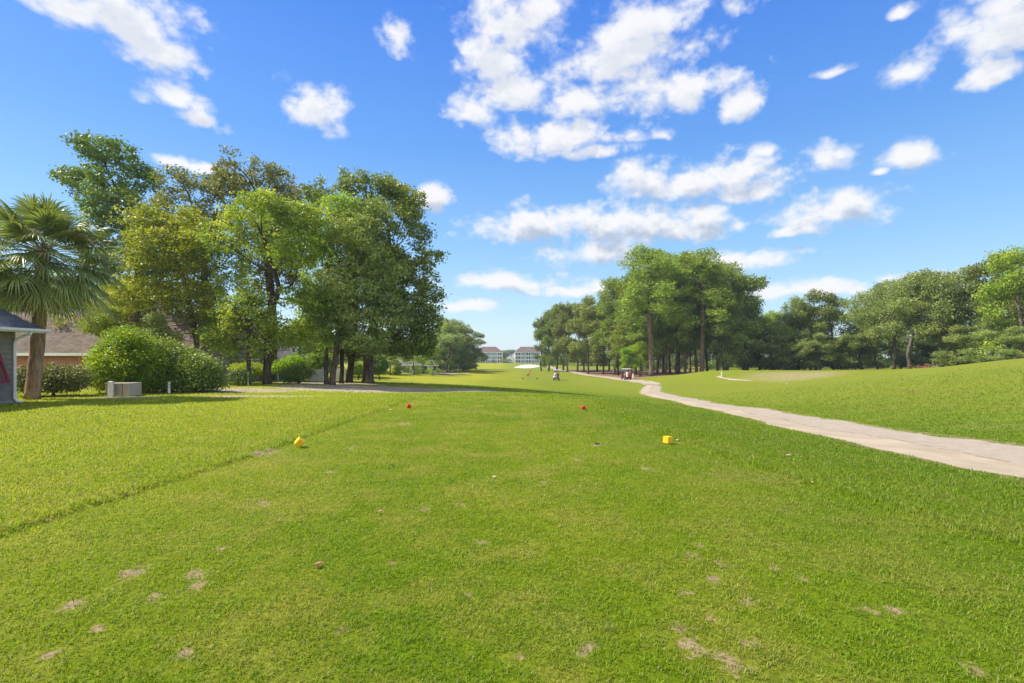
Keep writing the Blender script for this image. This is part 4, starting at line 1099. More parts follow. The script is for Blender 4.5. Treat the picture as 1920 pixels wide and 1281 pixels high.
def near_house():
    h = thing('house', 'grey lap sided house corner with blue grey shingles and red shutter, at the left edge', 'house', (-17.3, 17.8, 0))
    col = siding_mat('grey_brown_siding', (.25, .205, .165))
    w = MB(); wz0, wz1 = .12, 2.50
    L = 12.0; D = 9.0
    siding_wall(w, -L, 0, wz0, wz1, lambda a, o, z: (o, a, z), .18, .034)
    siding_wall(w, -D, 0, wz0, wz1, lambda a, o, z: (a, o, z))
    w.quad((-D, -L, wz0), (0, -L, wz0), (0, -L, wz1), (-D, -L, wz1)).quad((-D, -L, wz0), (-D, 0, wz0), (-D, 0, wz1), (-D, -L, wz1))
    w.build('wall', col, h)
    MB().box((-D / 2, -L / 2, -.05), (D + .06, L + .06, .34)).build('foundation', MT['concrete'], h)
    MB().box((.012, -.05, 1.3), (.05, .10, 2.36)).box((-.05, .012, 1.3), (.10, .05, 2.36)).build('corner_board', simple('grey_trim', (.23, .21, .19), .6), h)
    e = .55; ez = 2.60; p = .85; hx = D / 2 + e
    A = (e, e, ez); B = (e, -L - e, ez); Cc = (-D - e, -L - e, ez); Dd = (-D - e, e, ez)
    r1 = (e - hx, e - hx, ez + hx * p); r2 = (e - hx, -L - e + hx, ez + hx * p)
    t = .05
    rf = MB().poly([A, B, r2, r1]).poly([Dd, A, r1]).poly([Cc, Dd, r1, r2]).poly([B, Cc, r2])
    rf.poly([(q[0], q[1], q[2] - t) for q in (A, B, Cc, Dd)]).quad(A, B, (B[0], B[1], ez - t), (A[0], A[1], ez - t)).quad(Dd, A, (A[0], A[1], ez - t), (Dd[0], Dd[1], ez - t))
    roof = rf.build('roof', MT['slate'], h)
    # hip cap shingles
    hc = MB(); n = 26
    for q in range(n):
        f = q / n; c = Vector(A).lerp(Vector(r1), f + .5 / n) + Vector((0, 0, .022)); d = (Vector(r1) - Vector(A)).normalized()
        rot = d.to_track_quat('X', 'Z').to_matrix()
        hc.box(c + Vector((0, 0, .004 * (q % 2))), (.27, .16, .014), rot)
    hc.build('hip_cap', MT['slate'], roof)
    so = MB().box((e / 2, -L / 2, ez - t - .03), (e + .0, L + 2 * e, .03)).box((-D / 2 - .1, e / 2, ez - t - .031), (D + .2, e, .028)); so.build('soffit', MT['white'], h)
    gp = [(0, 0), (.12, .02), (.125, .11), (.10, .11), (.10, .04), (0, .03)]
    gt = MB().prism(gp, -L - e, e + .13, lambda q, tt: (e + q[0], tt, ez - .10 + q[1])).prism(gp, -D - e, e - .002, lambda q, tt: (tt, e + q[0] + .002, ez - .10 + q[1])).box((e - .012, -L / 2, ez - .075), (.022, L + 2 * e, .11))
    gt.build('gutter', MT['white'], h)
    ds = MB()
    ds.tube([(e + .05, -.02, ez - .09), (e + .04, -.02, ez - .17), (.30, -.04, ez - .27), (.12, -.06, ez - .38), (.075, -.06, ez - .50), (.075, -.06, .20), (.16, -.06, .10), (.30, -.02, .06)], .045, 8)
    ds.build('downspout', MT['white'], h, smooth=False)
    # window with a propped louvred shutter
    wy = -1.35
    win = MB().box((.03, wy, 1.6), (.07, 1.0, 1.35)); wo_ = win.build('window', MT['white'], h)
    MB().box((.055, wy, 1.6), (.03, .86, 1.2)).build('pane', MT['glass'], wo_)
    sh = MB(); tilt = R(20); top = Vector((.07, wy, 2.28)); Ls = 1.62; dn = Vector((math.sin(tilt), 0, -math.cos(tilt))); W = 1.15
    rot = Matrix.Rotation(-tilt, 3, 'Y')
    for s in (-1, 1): sh.box(top + dn * Ls / 2 + Vector((0, s * (W / 2 - .04), 0)), (.045, .08, Ls), rot)
    for k in (.03, .5, .97): sh.box(top + dn * Ls * k + Vector((.001, 0, 0)), (.04, W - .16, .085), rot)
    n = 26
    for q in range(n):
        c = top + dn * Ls * ((q + .5) / n * .93 + .035); sh.box(c, (.05, W - .165, .012), Matrix.Rotation(-tilt + .7, 3, 'Y'))
    so_ = sh.build('shutter', MT['red'], h)
    for s in (-1, 1): MB().tube([(.04, wy + s * .45, .95), top + dn * Ls * .92 + Vector((0, s * .45, 0))], .012, 5).build('shutter_prop', MT['white'], so_)
near_house()
def gable_house(name, label, loc, rotz, L, D, H, pitch, wallm, roofm, over=.35, chimney=None, windows=(), fascia=True, ridge_axis='x'):
    """ridge along local x; front faces -y"""
    h = thing(name, label, 'house', loc, rotz)
    w = MB(); siding_wall(w, -L / 2, L / 2, 0, H, lambda a, o, z: (a, -D / 2 - o, z), .2, .015)
    siding_wall(w, -L / 2, L / 2, 0, H, lambda a, o, z: (-a, D / 2 + o, z), .2, .015)
    rh = H + D / 2 * pitch
    for s in (-1, 1): w.poly([(s * L / 2, -D / 2, 0), (s * L / 2, D / 2, 0), (s * L / 2, D / 2, H), (s * L / 2, 0, rh), (s * L / 2, -D / 2, H)])
    w.build('wall', wallm, h)
    t = .12; e = over; ze = H - e * pitch; Lx = L / 2 + e
    prof = [(-D / 2 - e, ze), (0, rh), (D / 2 + e, ze), (D / 2 + e, ze + t), (0, rh + t * 1.15), (-D / 2 - e, ze + t)]
    rf = MB().prism(prof, -Lx, Lx, lambda q, tt: (tt, q[0], q[1])).build('roof', roofm, h)
    if fascia: MB().box((0, -D / 2 - e - .02, ze + .04), (L + 2 * e + .02, .05, .16)).build('gutter', MT['white'], h)
    if chimney:
        cx_, cy_, cw = chimney; MB().box((cx_, cy_, rh + .1), (cw, cw * .8, 1.9)).box((cx_, cy_, rh + 1.1), (cw + .12, cw * .8 + .12, .1)).build('chimney', siding_mat('chimney_siding', (.30, .22, .19)), rf)
    for (wx, wz, ww, wh) in windows:
        f = MB().box((wx, -D / 2 - .03, wz), (ww, .07, wh)).build('window', MT['white'], h); MB().box((wx, -D / 2 - .055, wz), (ww - .16, .04, wh - .16)).box((wx, -D / 2 - .073, wz), (.04, .015, wh - .16)).build('pane', MT['glass'], f)
    return h
def gp_(px, Y): X = (px - 960) / F * Y; return (X, Y, z1(X, Y) - .1)
brick = siding_mat('dusty_rose_siding', (.36, .17, .115))
gable_house('house', 'low house with dusty rose siding and brown shingle roof behind the clipped hedge', gp_(60, 33.5), R(4), 13.5, 8, 2.25, .62, brick, MT['brownroof'], chimney=None, windows=((-2.5, 1.3, 1.2, 1.0),))
gable_house('house', 'tan roofed house with chimney showing between the yellowing tree and the big bushes', gp_(335, 41), R(-8), 9.5, 8, 2.4, .75, siding_mat('beige_siding', (.38, .31, .24)), MT['brownroof'], chimney=(-1.6, .3, 1.0), windows=((3.4, 1.6, .9, 1.0),))
gable_house('house', 'green sided gable house left of the slim young tree', (gp_(452, 46)[0], 46, gp_(452, 46)[2]), R(82), 8, 5.5, 2.2, .85, siding_mat('sage_siding', (.135, .175, .13)), MT['tanroof'])
gable_house('house', 'house with pink tan shingle roof behind the lattice fence', gp_(408, 52), R(0), 7, 8, 2.1, .62, siding_mat('cream_siding', (.5, .45, .38)), MT['tanroof'], windows=((0, 1.3, 1, 1),))
gable_house('house', 'white single storey house half hidden between the oak and the far left row', gp_(788, 112), R(8), 7.5, 7, 1.9, .28, siding_mat('white_siding', (.62, .64, .64)), simple('grey_roof', (.16, .16, .17), .9), windows=((-3.2, 1.3, 1, 1.1), (-1.2, 1.3, 1, 1.1), (1.2, 1.3, 1, 1.1), (3.2, 1.3, 1, 1.1)))
gable_house('house', 'grey roof corner of a house in the gap of the right wood', gp_(1612, 130), R(-20), 9, 7, 3.0, .5, siding_mat('grey_siding', (.16, .16, .15)), simple('light_grey_roof', (.30, .30, .31), .9))

# fences and garden bits
def lattice():
    x0, y0 = (432 - 960) / F * 38, 38; L = 3.4
    h = thing('lattice_fence', 'brown lattice trellis fence under the slim young tree', 'fence', (x0 + L / 2, y0, z1(x0, y0)), 0)
    wd = simple('weathered_wood', (.26, .19, .125), .85, .2, .25, 5); m = MB()
    n = 15; Hh = 1.55
    for k in range(-n, n + 1):
        for s in (-1, 1):
            # diagonal slats clipped to the panel
            c = k * .24
            xa, xb = max(-L / 2, c - Hh / 2), min(L / 2, c + Hh / 2)
            if xb - xa < .1: continue
            za = (xa - c) * s + Hh / 2; zb = (xb - c) * s + Hh / 2
            m.tube([(xa, .012 * s, za + .1), (xb, .012 * s, zb + .1)], .018, 4)
    m.build('lattice_panel', wd, h)
    for k in range(4): MB().box((-L / 2 + k * L / 3, 0, .95), (.1, .1, 1.9)).build('post', wd, h)
    MB().box((0, 0, 1.74), (L + .2, .14, .08)).build('rail', wd, h); MB().box((0, .004, .1), (L, .06, .06)).build('rail', wd, h)
lattice()
def picket(label, px0, px1, Y, H):
    x0 = (px0 - 960) / F * Y; x1 = (px1 - 960) / F * Y; L = x1 - x0
    h = thing('white_gate', label, 'fence', ((x0 + x1) / 2, Y, z1((x0 + x1) / 2, Y) - .02)); n = int(L / .15); m = MB()
    for k in range(n): m.box((-L / 2 + (k + .5) * L / n, 0, H / 2), (L / n - .012, .022, H - .08))
    m.build('boards', MT['white'], h)
    for zz in (.3, H - .3): MB().box((0, .03, zz), (L, .04, .09)).build('rail', MT['white'], h)
    for s in (-1, 1): MB().box((s * (L / 2 + .05), 0, H / 2 + .03), (.1, .1, H + .1)).box((s * (L / 2 + .05), 0, H + .09), (.13, .13, .03)).build('post', MT['white'], h)
picket('white board gate panel between the dark low bush and the trunk cluster', 580, 604, 39, .98)
picket('short white fence panel half hidden by the cluster trunks', 632, 646, 52, 1.2)
picket('cream fence panel right of the forked trunk', 512, 520, 41, 1.6)
def utility_box():
    x, y = ray(222, 743); h = thing('utility_box', 'low tan equipment box beside the lime bush', 'utility box', (x, y + .35, z1(x, y) - .02), R(-4))
    s = y / F; m = simple('tan_enclosure', (.33, .28, .21), .7, .3, .1, 3); w = 46 * s; H = 24 * s
    MB().box((-.18, 0, H / 2), (w * .70, .75, H)).build('body', m, h, bevel=.02)
    MB().box((w * .35 - .02, 0, H / 2 + .015), (w * .26, .70, H + .03)).build('side_cabinet', simple('light_tan_enclosure', (.40, .34, .26), .7, .3, .08, 3), h, bevel=.02)
    MB().box((-.18, 0, H + .012), (w * .70 + .04, .79, .03)).build('lid', m, h, bevel=.01)
    m2 = MB()
    for k in range(6): m2.box((-.18, -.38, .10 + k * .055), (w * .55, .012, .018))
    m2.build('vent', simple('vent_grey', (.24, .22, .18), .6), h)
utility_box()
def post(name, label, px, py, H, r, mat, cat='post', cap=True, dy=0, group=None):
    x, y = ray(px, py); h = thing(name, label, cat, (x, y + dy, z1(x, y + dy) - .02), 0, group)
    MB().tube([(0, 0, 0), (0, 0, H)], r, 12).build('shaft', mat, h, smooth=False)
    MB().tube([(0, 0, H), (0, 0, H + .02), (0, 0, H + .05)], [r * 1.18, r * 1.18, r * .55], 12).build('cap', mat, h); return h
cream = simple('cream_plastic', (.62, .60, .50), .5)
post('utility_post', 'thick cream pipe post standing in front of the tan equipment box', 208, 744, .60, .10, cream)
post('utility_post', 'slim white post at the foot of the deep green bush', 317, 738, .50, .055, MT['white'])
post('utility_post', 'thin white post right of the small dark round bush', 465, 723, .70, .045, MT['white'])
post('marker_post', 'white marker post right of the parked red cart', 1187, 709, .75, .11, MT['white'])
post('marker_post', 'small pale post by the path in the hollow', 1353, 706, .6, .08, cream)

# ------------------------------------------------------------------ apartments far off
blue = simple('blue_grey_siding', (.22, .31, .40), .7, .2, .08, 1.0)
redroof = simple('red_brown_roof', (.125, .085, .07), .85, .2, .15, 1.0)
def apartments(label, px0, px1, Y, bays, ridge, gable=None):
    """bays: (u0,u1,kind) in metres from the left; three storeys"""
    zb = -3.95; x0 = (px0 - 960) / F * Y; L = (px1 - px0) / F * Y; H = 8.7; D = 12
    h = thing('apartment_building', label, 'building', (x0, Y, zb)); fl = H / 3
    MB().box((L / 2, D / 2, H / 2), (L, D, H)).build('wall', blue, h)
    e = .6; p = [(-e, -e, H), (L + e, -e, H), (L + e, D + e, H), (-e, D + e, H)]; a = (ridge[0], D / 2, H + 4.4); b = (ridge[1], D / 2, H + 4.4)
    rf = MB().poly([p[0], p[1], b, a]).poly([p[1], p[2], b]).poly([p[2], p[3], a, b]).poly([p[3], p[0], a]).poly(p[::-1]).build('roof', redroof, h)
    MB().box((L / 2, -e - .05, H - .12), (L + 2 * e, .12, .3)).build('fascia', MT['white'], h)
    for k in (1, 2): MB().box((L / 2, -.06, fl * k), (L + .06, .10, .35)).build('floor_band', MT['white'], h)
    for u in (0, L): MB().box((u, -.04, H / 2), (.35, .16, H - .1)).build('corner_board', MT['white'], h)
    if gable:
        g0, g1 = gable; gm = (g0 + g1) / 2; gh = (g1 - g0) / 2 * .62
        gw = MB().prism([(g0, H - .05), (g1, H - .05), (gm, H + gh)], -.95, 4, lambda q, t: (q[0], t, q[1])).build('gable', blue, h)
        MB().prism([(g0 - .6, H - .3), (gm, H + gh + .12), (g1 + .6, H - .3), (g1 + .6, H + .0), (gm, H + gh + .42), (g0 - .6, H + .0)], -1.3, 5, lambda q, t: (q[0], t, q[1])).build('gable_roof', redroof, gw)
        MB().prism([(g0 - .5, H - .32), (gm, H + gh + .05), (g1 + .5, H - .32), (g1 + .5, H - .02), (gm, H + gh + .35), (g0 - .5, H - .02)], -1.36, -1.305, lambda q, t: (q[0], t, q[1])).build('bargeboard', MT['white'], gw)
    for (u0, u1, kind) in bays:
        for k in range(3):
            z0 = fl * k
            if kind == 'porch':
                bx = MB(); w = u1 - u0; zc = z0 + fl / 2
                for u in (u0, (u0 + u1) / 2, u1): bx.box((u, -.5, zc), (.28, .9, fl - .36))
                bx.box(((u0 + u1) / 2, -.5, z0 + fl - .16), (w + .28, .92, .28)); bx.box(((u0 + u1) / 2, -.92, z0 + .68), (w, .06, .10))
                n = int(w / .3)
                for q in range(n): bx.box((u0 + (q + .5) * w / n, -.92, z0 + .42), (.05, .04, .5))
                f = bx.build('balcony', MT['white'], h)
                MB().box(((u0 + u1) / 2, -.03, z0 + fl / 2 - .1), (w - .5, .08, fl - .9)).build('pane', MT['glass'], f)
            else:
                u = (u0 + u1) / 2; f = MB().box((u, -.04, z0 + fl * .55), (1.15, .1, 1.5)).build('window', MT['white'], h)
                MB().box((u, -.08, z0 + fl * .55), (.9, .06, 1.25)).build('pane', MT['glass'], f)
apartments('blue grey three storey apartments with red brown roof and white gable, right of the gap', 965.5, 1013, 400,
  [(.4, 4.4, 'porch'), (5.6, 7.0, 'win'), (8.6, 12.4, 'porch'), (14.0, 15.4, 'win'), (17.0, 18.4, 'win')], (4.6, 14), (7.6, 13.4))
apartments('blue grey three storey apartments half hidden by the far left row', 886, 942, 400,
  [(19.4, 22.9, 'porch'), (15.6, 17.2, 'win'), (12.0, 13.4, 'win'), (6.0, 10.0, 'porch'), (1.0, 4.0, 'porch')], (8, 18))
gable_house('house', 'little white house with pink roof between the two apartment blocks', ((956.5 - 960) / F * 410, 410, -3.95), R(90), 9, 5.6, 4.6, .75, MT['white'], simple('pink_roof', (.42, .24, .20), .9), windows=())

# ------------------------------------------------------------------ tee markers
def cube_marker(label, px, py, size, mat, rot, lift, group):
    x, y = ray(px, py); h = thing('tee_marker', label, 'tee marker', (x, y, z1(x, y)), 0, group)
    c = MB().box((0, 0, 0), (size, size, size)).build('block', mat, h, bevel=size * .05)
    c.location = (0, 0, lift); c.rotation_euler = rot
    MB().tube([(0, 0, -.05), (0, 0, lift)], .006, 6).build('spike', simple('steel_spike', (.35, .35, .34), .4, .5, .1, 5, .8), h)
yel = simple('yellow_marker_paint', (.74, .44, .008), .55, .35, .10, 14, bmp=.15); redm = simple('red_marker_paint', (.52, .012, .014), .5, .35, .12, 14, bmp=.15)
GY_ = 'yellow tee marker blocks'; GR_ = 'red tee marker blocks'
cube_marker('yellow tee block tipped on its edge at the left mown line', 562, 840, .125, yel, (R(20), R(38), R(35)), .10, GY_)
cube_marker('yellow tee block sitting upright on the right of the tee', 1252, 833, .125, yel, (R(2), R(3), R(32)), .078, GY_)
cube_marker('red tee block on the left, tilted, its corner showing', 767, 766, .105, redm, (R(24), R(18), R(20)), .07, GR_)
cube_marker('red tee block on the right standing on one corner', 1094, 769, .105, redm, (R(8), R(42), R(12)), .07, GR_)
blk = simple('dark_marker_paint', (.03, .035, .03), .6)
for (px, lab) in ((981, 'dark tee marker left of the golfer'), (1007, 'dark tee marker right of the golfer')):
    Y = 97.5; X = (px - 960) / F * Y; h = thing('tee_marker', lab, 'tee marker', (X, Y, z1(X, Y)), 0, 'dark tee markers by the golfer')
    MB().ball((0, 0, .12), (.15, .15, .12), 12, 8).build('ball_block', blk, h, smooth=True); MB().tube([(0, 0, -.05), (0, 0, .1)], .01, 5).build('spike', blk, h)

# ------------------------------------------------------------------ golf carts and bags
def golf_cart(label, loc, rotz, bodycol):
    """front towards +y, rear towards the viewer"""
    h = thing('golf_cart', label, 'golf cart', loc, rotz, 'golf carts')
    bodym = simple(label[:12] + '_paint', bodycol, .3, .5, .04, 2); blackp = simple('black_plastic', (.02, .02, .022), .5); al = simple('grey_frame', (.30, .30, .31), .4, .5, .1, 4, .6)
    prof = [(-1.05, .38), (-1.12, .62), (-1.0, .80), (-.25, .82), (-.22, .36), (.35, .34), (.55, .40), (.62, .92), (.72, .96), (1.10, .62), (1.18, .42), (1.1, .30), (-1.0, .30)]
    MB().prism(prof, -.54, .54, lambda q, t: (t, q[0], q[1])).build('body', bodym, h, bevel=.03)
    MB().box((0, 0, .26), (1.0, 2.1, .10)).build('chassis', blackp, h)
    seatm = simple('beige_seat', (.45, .40, .33), .6)
    s = MB().box((0, -.42, .88), (1.0, .52, .12)).build('seat', seatm, h, bevel=.03)
    MB().box((0, -.72, 1.12), (1.0, .10, .40), Matrix.Rotation(R(10), 3, 'X')).build('backrest', seatm, h, bevel=.03)
    MB().prism([(-1.1, 1.86), (-.9, 1.92), (.7, 1.92), (.9, 1.86), (.88, 1.82), (-1.08, 1.82)], -.58, .58, lambda q, t: (t, q[0], q[1])).build('roof', simple('cart_roof', (.42, .42, .39), .4), h, bevel=.02)
    for sx in (-1, 1):
        MB().tube([(sx * .52, -.98, .78), (sx * .52, -.92, 1.82)], .022, 6).build('post', al, h)
        MB().tube([(sx * .50, .72, .92), (sx * .52, .45, 1.82)], .022, 6).build('post', al, h)
        for yy in (-.72, .80):
            ty = MB().tube([(sx * .42, yy, .23), (sx * .44, yy, .23), (sx * .57, yy, .23), (sx * .59, yy, .23)], [.20, .23, .23, .20], 18).build('wheel', blackp, h, smooth=False)
            MB().tube([(sx * .585, yy, .23), (sx * .60, yy, .23)], [.11, .10], 12).build('rim', al, ty)
    sw_ = MB(); c = Vector((-.25, .42, 1.05)); rot = Matrix.Rotation(R(35), 3, 'X')
    ring = [c + rot @ Vector((.17 * math.cos(a), .17 * math.sin(a), 0)) for a in np.linspace(0, 2 * PI, 15)]
    sw_.tube(ring, .014, 5, cap=False).tube([c, c + rot @ Vector((0, .0, -.35))], .016, 5).tube([ring[0], ring[7]], .01, 4).build('steering_wheel', blackp, h)
    MB().box((0, -1.14, .45), (1.02, .16, .10)).build('bag_shelf', blackp, h, bevel=.01)
    MB().tube([(-.5, -1.0, 1.10), (-.5, -1.12, 1.12), (.5, -1.12, 1.12), (.5, -1.0, 1.10)], .02, 6).build('bag_bar', al, h)
    wsh = simple('windscreen', (.45, .5, .52), .05, .8); 
    return h
def golf_bag(label, cart, dx, col, acc):
    loc = cart.matrix_world @ Vector((0, 0, 0)); a = cart.rotation_euler[2]
    off = Vector((dx, -1.25, .50)); off.rotate(Matrix.Rotation(a, 3, 'Z')); p = Vector(cart.location) + off
    h = thing('golf_bag', label, 'golf bag', tuple(p), a, 'golf bags strapped to the carts')
    m = simple('bag_fabric', col, .7); d = Vector((0, .14, 1)).normalized()
    MB().tube([(0, 0, 0), d * .05, d * .35, d * .72, d * .78], [.13, .145, .15, .14, .15], 14).build('bag_body', m, h, smooth=True)
    MB().box(d * .34 + Vector((0, -.14, 0)), (.20, .10, .42)).build('pocket', simple('bag_pocket', acc, .7), h, bevel=.03)
    g = random.Random(int(abs(dx) * 100) + len(label)); st = simple('club_steel', (.6, .6, .6), .25, .5, .1, 4, .9); bk = simple('club_head', (.05, .05, .055), .35)
    for k in range(7):
        a_ = 2 * PI * k / 7; b = d * .76 + Vector((.07 * math.cos(a_), .07 * math.sin(a_), 0)); t = b + d * g.uniform(.22, .36) + Vector((.03 * math.cos(a_), .03 * math.sin(a_), 0))
        c = MB().tube([b, t], .006, 5).build('club', st, h)
        MB().ball(t, (.045, .03, .03), 8, 6).build('club_head', bk, c, smooth=True)
def place(px, Y): X = (px - 960) / F * Y; return (X, Y, z1(X, Y) + .0)
c1 = golf_cart('white roofed golf cart standing out on the fairway right of the golfer', place(1043, 94), R(-4), (.72, .72, .70))
golf_bag('white and blue golf bag on the left of the fairway cart', c1, -.25, (.75, .76, .78), (.06, .08, .22)); golf_bag('maroon golf bag on the right of the fairway cart', c1, .26, (.22, .015, .03), (.15, .01, .02))
l2 = place(1174, 88)
c2 = golf_cart('golf cart parked on the path at the edge of the pine wood', (l2[0], l2[1], l2[2] + .05), R(8), (.16, .03, .035))
golf_bag('white golf bag on the left of the cart parked by the wood', c2, -.26, (.72, .72, .72), (.5, .5, .52)); golf_bag('bright red golf bag on the right of the cart parked by the wood', c2, .22, (.55, .03, .02), (.45, .02, .02))
c2['label'] = 'dark red golf cart parked on the path at the edge of the pine wood'

# ------------------------------------------------------------------ people
def skin_body(name, pts, edges, rad, mat, parent, root=0, sub=2):
    me = bpy.data.meshes.new(name); me.from_pydata(pts, edges, []); me.update()
    o = bpy.data.objects.new(name, me); C.objects.link(o); o.parent = parent
    o.modifiers.new('skin', 'SKIN')
    for i, r in enumerate(rad): me.skin_vertices[0].data[i].radius = (r, r) if not hasattr(r, '__len__') else r
    for i in range(len(pts)): me.skin_vertices[0].data[i].use_root = (i == root)
    o.modifiers['skin'].use_smooth_shade = True
    s = o.modifiers.new('sub', 'SUBSURF'); s.levels = sub; s.render_levels = sub
    me.materials.append(mat); return o
def golfer():
    loc = place(989.5, 97.5); h = thing('person', 'golfer in an orange red shirt and dark shorts bending over the ball on the fairway', 'person', (loc[0], loc[1], loc[2]), 0)
    sk = simple('skin', (.42, .24, .16), .5, .3, .06, 4)
    # faces right (+x), bent forward at the hips, arms hanging to the club
    P = {'pel': (0, 0, .90), 'sp1': (.07, 0, 1.06), 'sp2': (.19, 0, 1.24), 'nk': (.34, 0, 1.40), 'hb': (.41, 0, 1.45), 'hm': (.47, 0, 1.49), 'ht': (.50, 0, 1.56),
         'hipL': (-.01, .11, .86), 'knL': (.09, .15, .48), 'anL': (-.0, .17, .09), 'toL': (.17, .18, .04),
         'hipR': (-.01, -.11, .86), 'knR': (.09, -.15, .48), 'anR': (-.0, -.17, .09), 'toR': (.17, -.18, .04),
         'shL': (.27, .19, 1.33), 'elL': (.36, .20, 1.06), 'wrL': (.47, .05, .86), 'shR': (.27, -.19, 1.33), 'elR': (.36, -.20, 1.06), 'wrR': (.45, -.03, .83)}
    rad = {'pel': .135, 'sp1': .125, 'sp2': .135, 'nk': .065, 'hb': .06, 'hm': .10, 'ht': .085, 'hipL': .095, 'hipR': .095, 'knL': .062, 'knR': .062, 'anL': .042, 'anR': .042, 'toL': .035, 'toR': .035,
           'shL': .06, 'shR': .06, 'elL': .042, 'elR': .042, 'wrL': .028, 'wrR': .028}
    E = [('pel', 'sp1'), ('sp1', 'sp2'), ('sp2', 'nk'), ('nk', 'hb'), ('hb', 'hm'), ('hm', 'ht'), ('pel', 'hipL'), ('hipL', 'knL'), ('knL', 'anL'), ('anL', 'toL'), ('pel', 'hipR'), ('hipR', 'knR'), ('knR', 'anR'), ('anR', 'toR'),
         ('sp2', 'shL'), ('shL', 'elL'), ('elL', 'wrL'), ('sp2', 'shR'), ('shR', 'elR'), ('elR', 'wrR')]
    # hands with five fingers closing round the grip
    for s, w in (('L', 'wrL'), ('R', 'wrR')):
        wx, wy, wz = P[w]; P['pm' + s] = (wx + .035, wy * .6, wz - .06); rad['pm' + s] = .030; E.append((w, 'pm' + s))
        for k in range(5):
            a = P['pm' + s]; o = (k - 2) * .016; ln = (.045, .06, .065, .06, .045)[k]
            P[f'f{k}{s}'] = (a[0] + .025 + o * .3, a[1] + (-.02 if s == 'L' else .02), a[2] - ln * .5 - o); rad[f'f{k}{s}'] = .009
            P[f'g{k}{s}'] = (a[0] + .010 + o * .3, a[1] + (-.035 if s == 'L' else .035), a[2] - ln * .7 - o); rad[f'g{k}{s}'] = .008
            E += [('pm' + s, f'f{k}{s}'), (f'f{k}{s}', f'g{k}{s}')]
    ks = list(P); ix = {k: i for i, k in enumerate(ks)}
    body = skin_body('body', [P[k] for k in ks], [(ix[a], ix[b]) for a, b in E], [rad[k] for k in ks], sk, h)
    def cloth(nm, keys, ed, grow, mat):
        return skin_body(nm, [P[k] for k in keys], [(keys.index(a), keys.index(b)) for a, b in ed], [rad[k] + grow for k in keys], mat, h)
    P['seL'] = (.33, .20, 1.17); rad['seL'] = .058; P['seR'] = (.33, -.20, 1.17); rad['seR'] = .058
    cloth('shirt', ['pel', 'sp1', 'sp2', 'shL', 'seL', 'shR', 'seR'], [('pel', 'sp1'), ('sp1', 'sp2'), ('sp2', 'shL'), ('shL', 'seL'), ('sp2', 'shR'), ('shR', 'seR')], .03, simple('orange_red_shirt', (.62, .075, .03), .8))
    P['kL'] = (.075, .145, .54); rad['kL'] = .085; P['kR'] = (.075, -.145, .54); rad['kR'] = .085
    P['wa'] = (.03, 0, .99); rad['wa'] = .115
    cloth('shorts', ['wa', 'pel', 'hipL', 'kL', 'hipR', 'kR'], [('wa', 'pel'), ('pel', 'hipL'), ('hipL', 'kL'), ('pel', 'hipR'), ('hipR', 'kR')], .022, simple('dark_shorts', (.02, .018, .022), .8))
    MB().ball((.475, 0, 1.57), (.12, .105, .085), 14, 8).build('hair', simple('dark_hair', (.015, .012, .010), .7), h, smooth=True)
    f = MB().ball((.575, 0, 1.50), (.02, .014, .025), 8, 6)
    for s in (-1, 1): f.ball((.475, s * .10, 1.50), (.025, .014, .035), 8, 6)
    f.build('face_features', sk, h, smooth=True)
    e = MB()
    for s in (-1, 1): e.ball((.562, s * .036, 1.525), .011, 8, 6)
    e.ball((.565, 0, 1.455), (.006, .025, .006), 8, 6); e.build('eyes_and_mouth', simple('dark_eye', (.04, .02, .02), .3), h, smooth=True)
    sh = MB()
    for s in (-1, 1): sh.ball((.075, s * .175, .045), (.15, .055, .055), 12, 8)
    sh.build('shoes', simple('dark_shoe', (.03, .03, .032), .6), h, smooth=True)
    cl = thing('golf_club', 'golf club held down in the hands of the bending golfer', 'golf club', (loc[0], loc[1], loc[2]))
    MB().tube([(.47, .01, .90), (.56, 0, .70)], .014, 6).build('grip', simple('rubber_grip', (.02, .02, .02), .7), cl); MB().tube([(.56, 0, .70), (.82, 0, .05)], .006, 6).build('shaft', simple('club_steel', (.6, .6, .6), .25, .5, .1, 4, .9), cl)
    MB().box((.84, .0, .035), (.035, .11, .05)).build('club_head', simple('steel_head', (.4, .4, .42), .3, .5, .1, 4, .9), cl, bevel=.008)
golfer()

# ------------------------------------------------------------------ litter on the ground
def leaf_litter(label, px, py, size, col, rz, curl=.35):
    x, y = ray(px, py); h_ = z1(x, y) + .022; n = 9; m = MB(); pts = []
    for q in range(n):
        t = q / (n - 1); w = math.sin(PI * min(1, t * 1.02)) ** .7 * .32 * size
        z = curl * size * (abs(t - .5) * 2) ** 2 * .5
        pts.append(((t - .5) * size, w, z))
    for q in range(n - 1):
        a, b = pts[q], pts[q + 1]
        m.quad((a[0], 0, a[2] - .003), (b[0], 0, b[2] - .003), (b[0], b[1], b[2] + b[1] * .5), (a[0], a[1], a[2] + a[1] * .5)); m.quad((a[0], -a[1], a[2] + a[1] * .5), (b[0], -b[1], b[2] + b[1] * .5), (b[0], 0, b[2] - .003), (a[0], 0, a[2] - .003))
    m.tube([(size * .5, 0, pts[-1][2]), (size * .72, .01, pts[-1][2] + .01)], .0015, 4)
    o = m.build('fallen_leaf', simple('leaf_brown', col, .8, .2, .3, 30), None, smooth=True)
    s = o.modifiers.new('thick', 'SOLIDIFY'); s.thickness = .0008
    o.location = (x, y, h_); o.rotation_euler = (R(12), R(-8), rz); tag(o, label, 'leaf', 'fallen leaves on the turf')
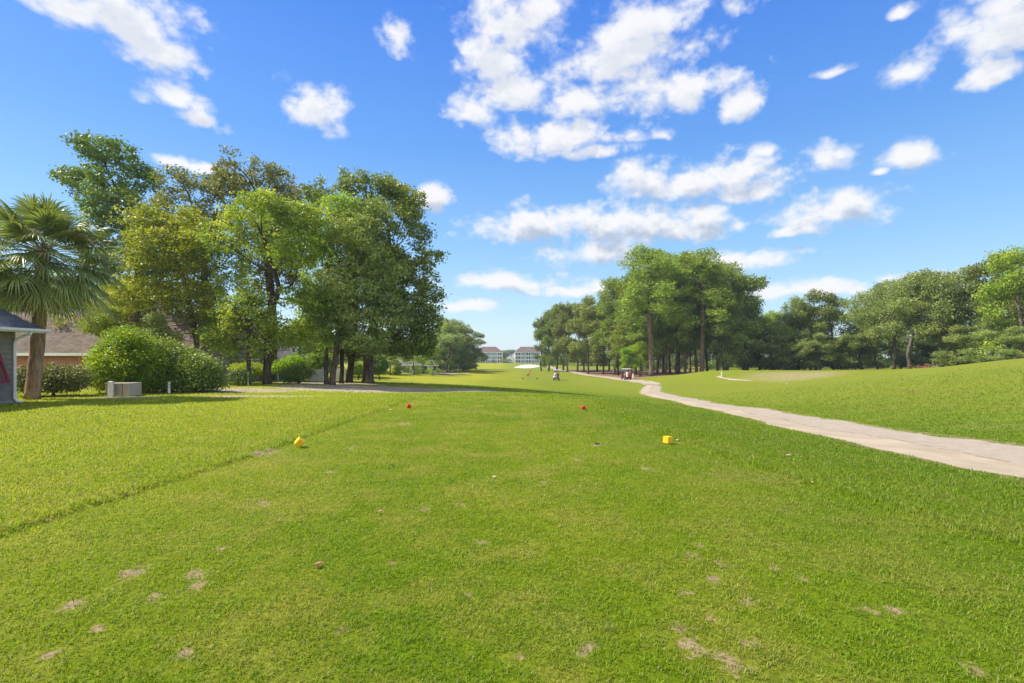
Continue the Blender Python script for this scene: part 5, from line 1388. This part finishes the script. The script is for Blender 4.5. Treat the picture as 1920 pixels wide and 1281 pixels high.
for a in [('curled brown leaf on the tee left of centre, nearest the camera', 597, 1066, .075, (.30, .17, .10), .6), ('small brown leaf on the tee, second from the camera', 712, 967, .065, (.33, .20, .12), 0.1),
          ('pale scrap of leaf in the middle of the tee', 926, 899, .05, (.62, .60, .42), .3), ('long tan leaf in the dark rough right of the tee', 1478, 858, .10, (.30, .24, .13), .05),
          ('little yellowed leaf in the right rough', 1522, 908, .05, (.50, .36, .14), 1.2), ('pale leaf beside the right yellow block', 1270, 828, .06, (.65, .62, .40), .4), ('white petal on the tee near the left red block', 732, 770, .06, (.75, .75, .68), .2),
          ('dark leaf on the tee right of the left yellow block', 735, 876, .06, (.10, .09, .06), .3)]: leaf_litter(*a)
def divot():
    x, y = ray(1121, 834); o = MB(); g = random.Random(9)
    for k in range(10): o.ball((g.uniform(-.05, .05), g.uniform(-.03, .03), .015 + g.uniform(0, .015)), (g.uniform(.009, .018), g.uniform(.008, .016), .010), 8, 6)
    b = o.build('turf_divot', simple('wet_soil', (.07, .05, .032), .9, .2, .3, 20, bmp=.5)); b.location = (x, y, z1(x, y)); tag(b, 'dark clod of soil on the tee left of the right yellow block', 'divot')
divot()
def sticks(name, label, px, py, w, hgt, n, mat, seed, Y=None):
    if Y: x, y = (px - 960) / F * Y, Y
    else: x, y = ray(px, py)
    g = random.Random(seed); m = MB()
    for k in range(n):
        a = Vector((g.gauss(0, w * .25), g.gauss(0, w * .15), abs(g.gauss(0, hgt * .3)))); d = Vector((g.uniform(-1, 1), g.uniform(-.6, .6), g.uniform(-.1, .35))).normalized() * w * g.uniform(.15, .4)
        r = w * g.uniform(.006, .016); m.tube([a, a + d * .5 + Vector((0, 0, hgt * .08)), a + d], [r, r * .8, r * .4], 5)
    o = m.build(name, mat); o.location = (x, y, z1(x, y)); tag(o, label, 'branches'); return o
stk = simple('dead_wood', (.33, .17, .10), .9, .2, .3, 4)
sticks('brush_pile', 'heap of reddish dead branches at the foot of the right wood', 1732, 692, 2.6, .75, 60, stk, 1, 74)
sticks('dead_branch', 'brown dead branch lying on the slope of the mound', 1708, 735, .9, .12, 14, stk, 2)
sticks('dead_branch', 'dark twigs lying on the bare ground right of the oak', 766, 721, .9, .25, 22, simple('dark_twigs', (.05, .04, .03), .9), 3)
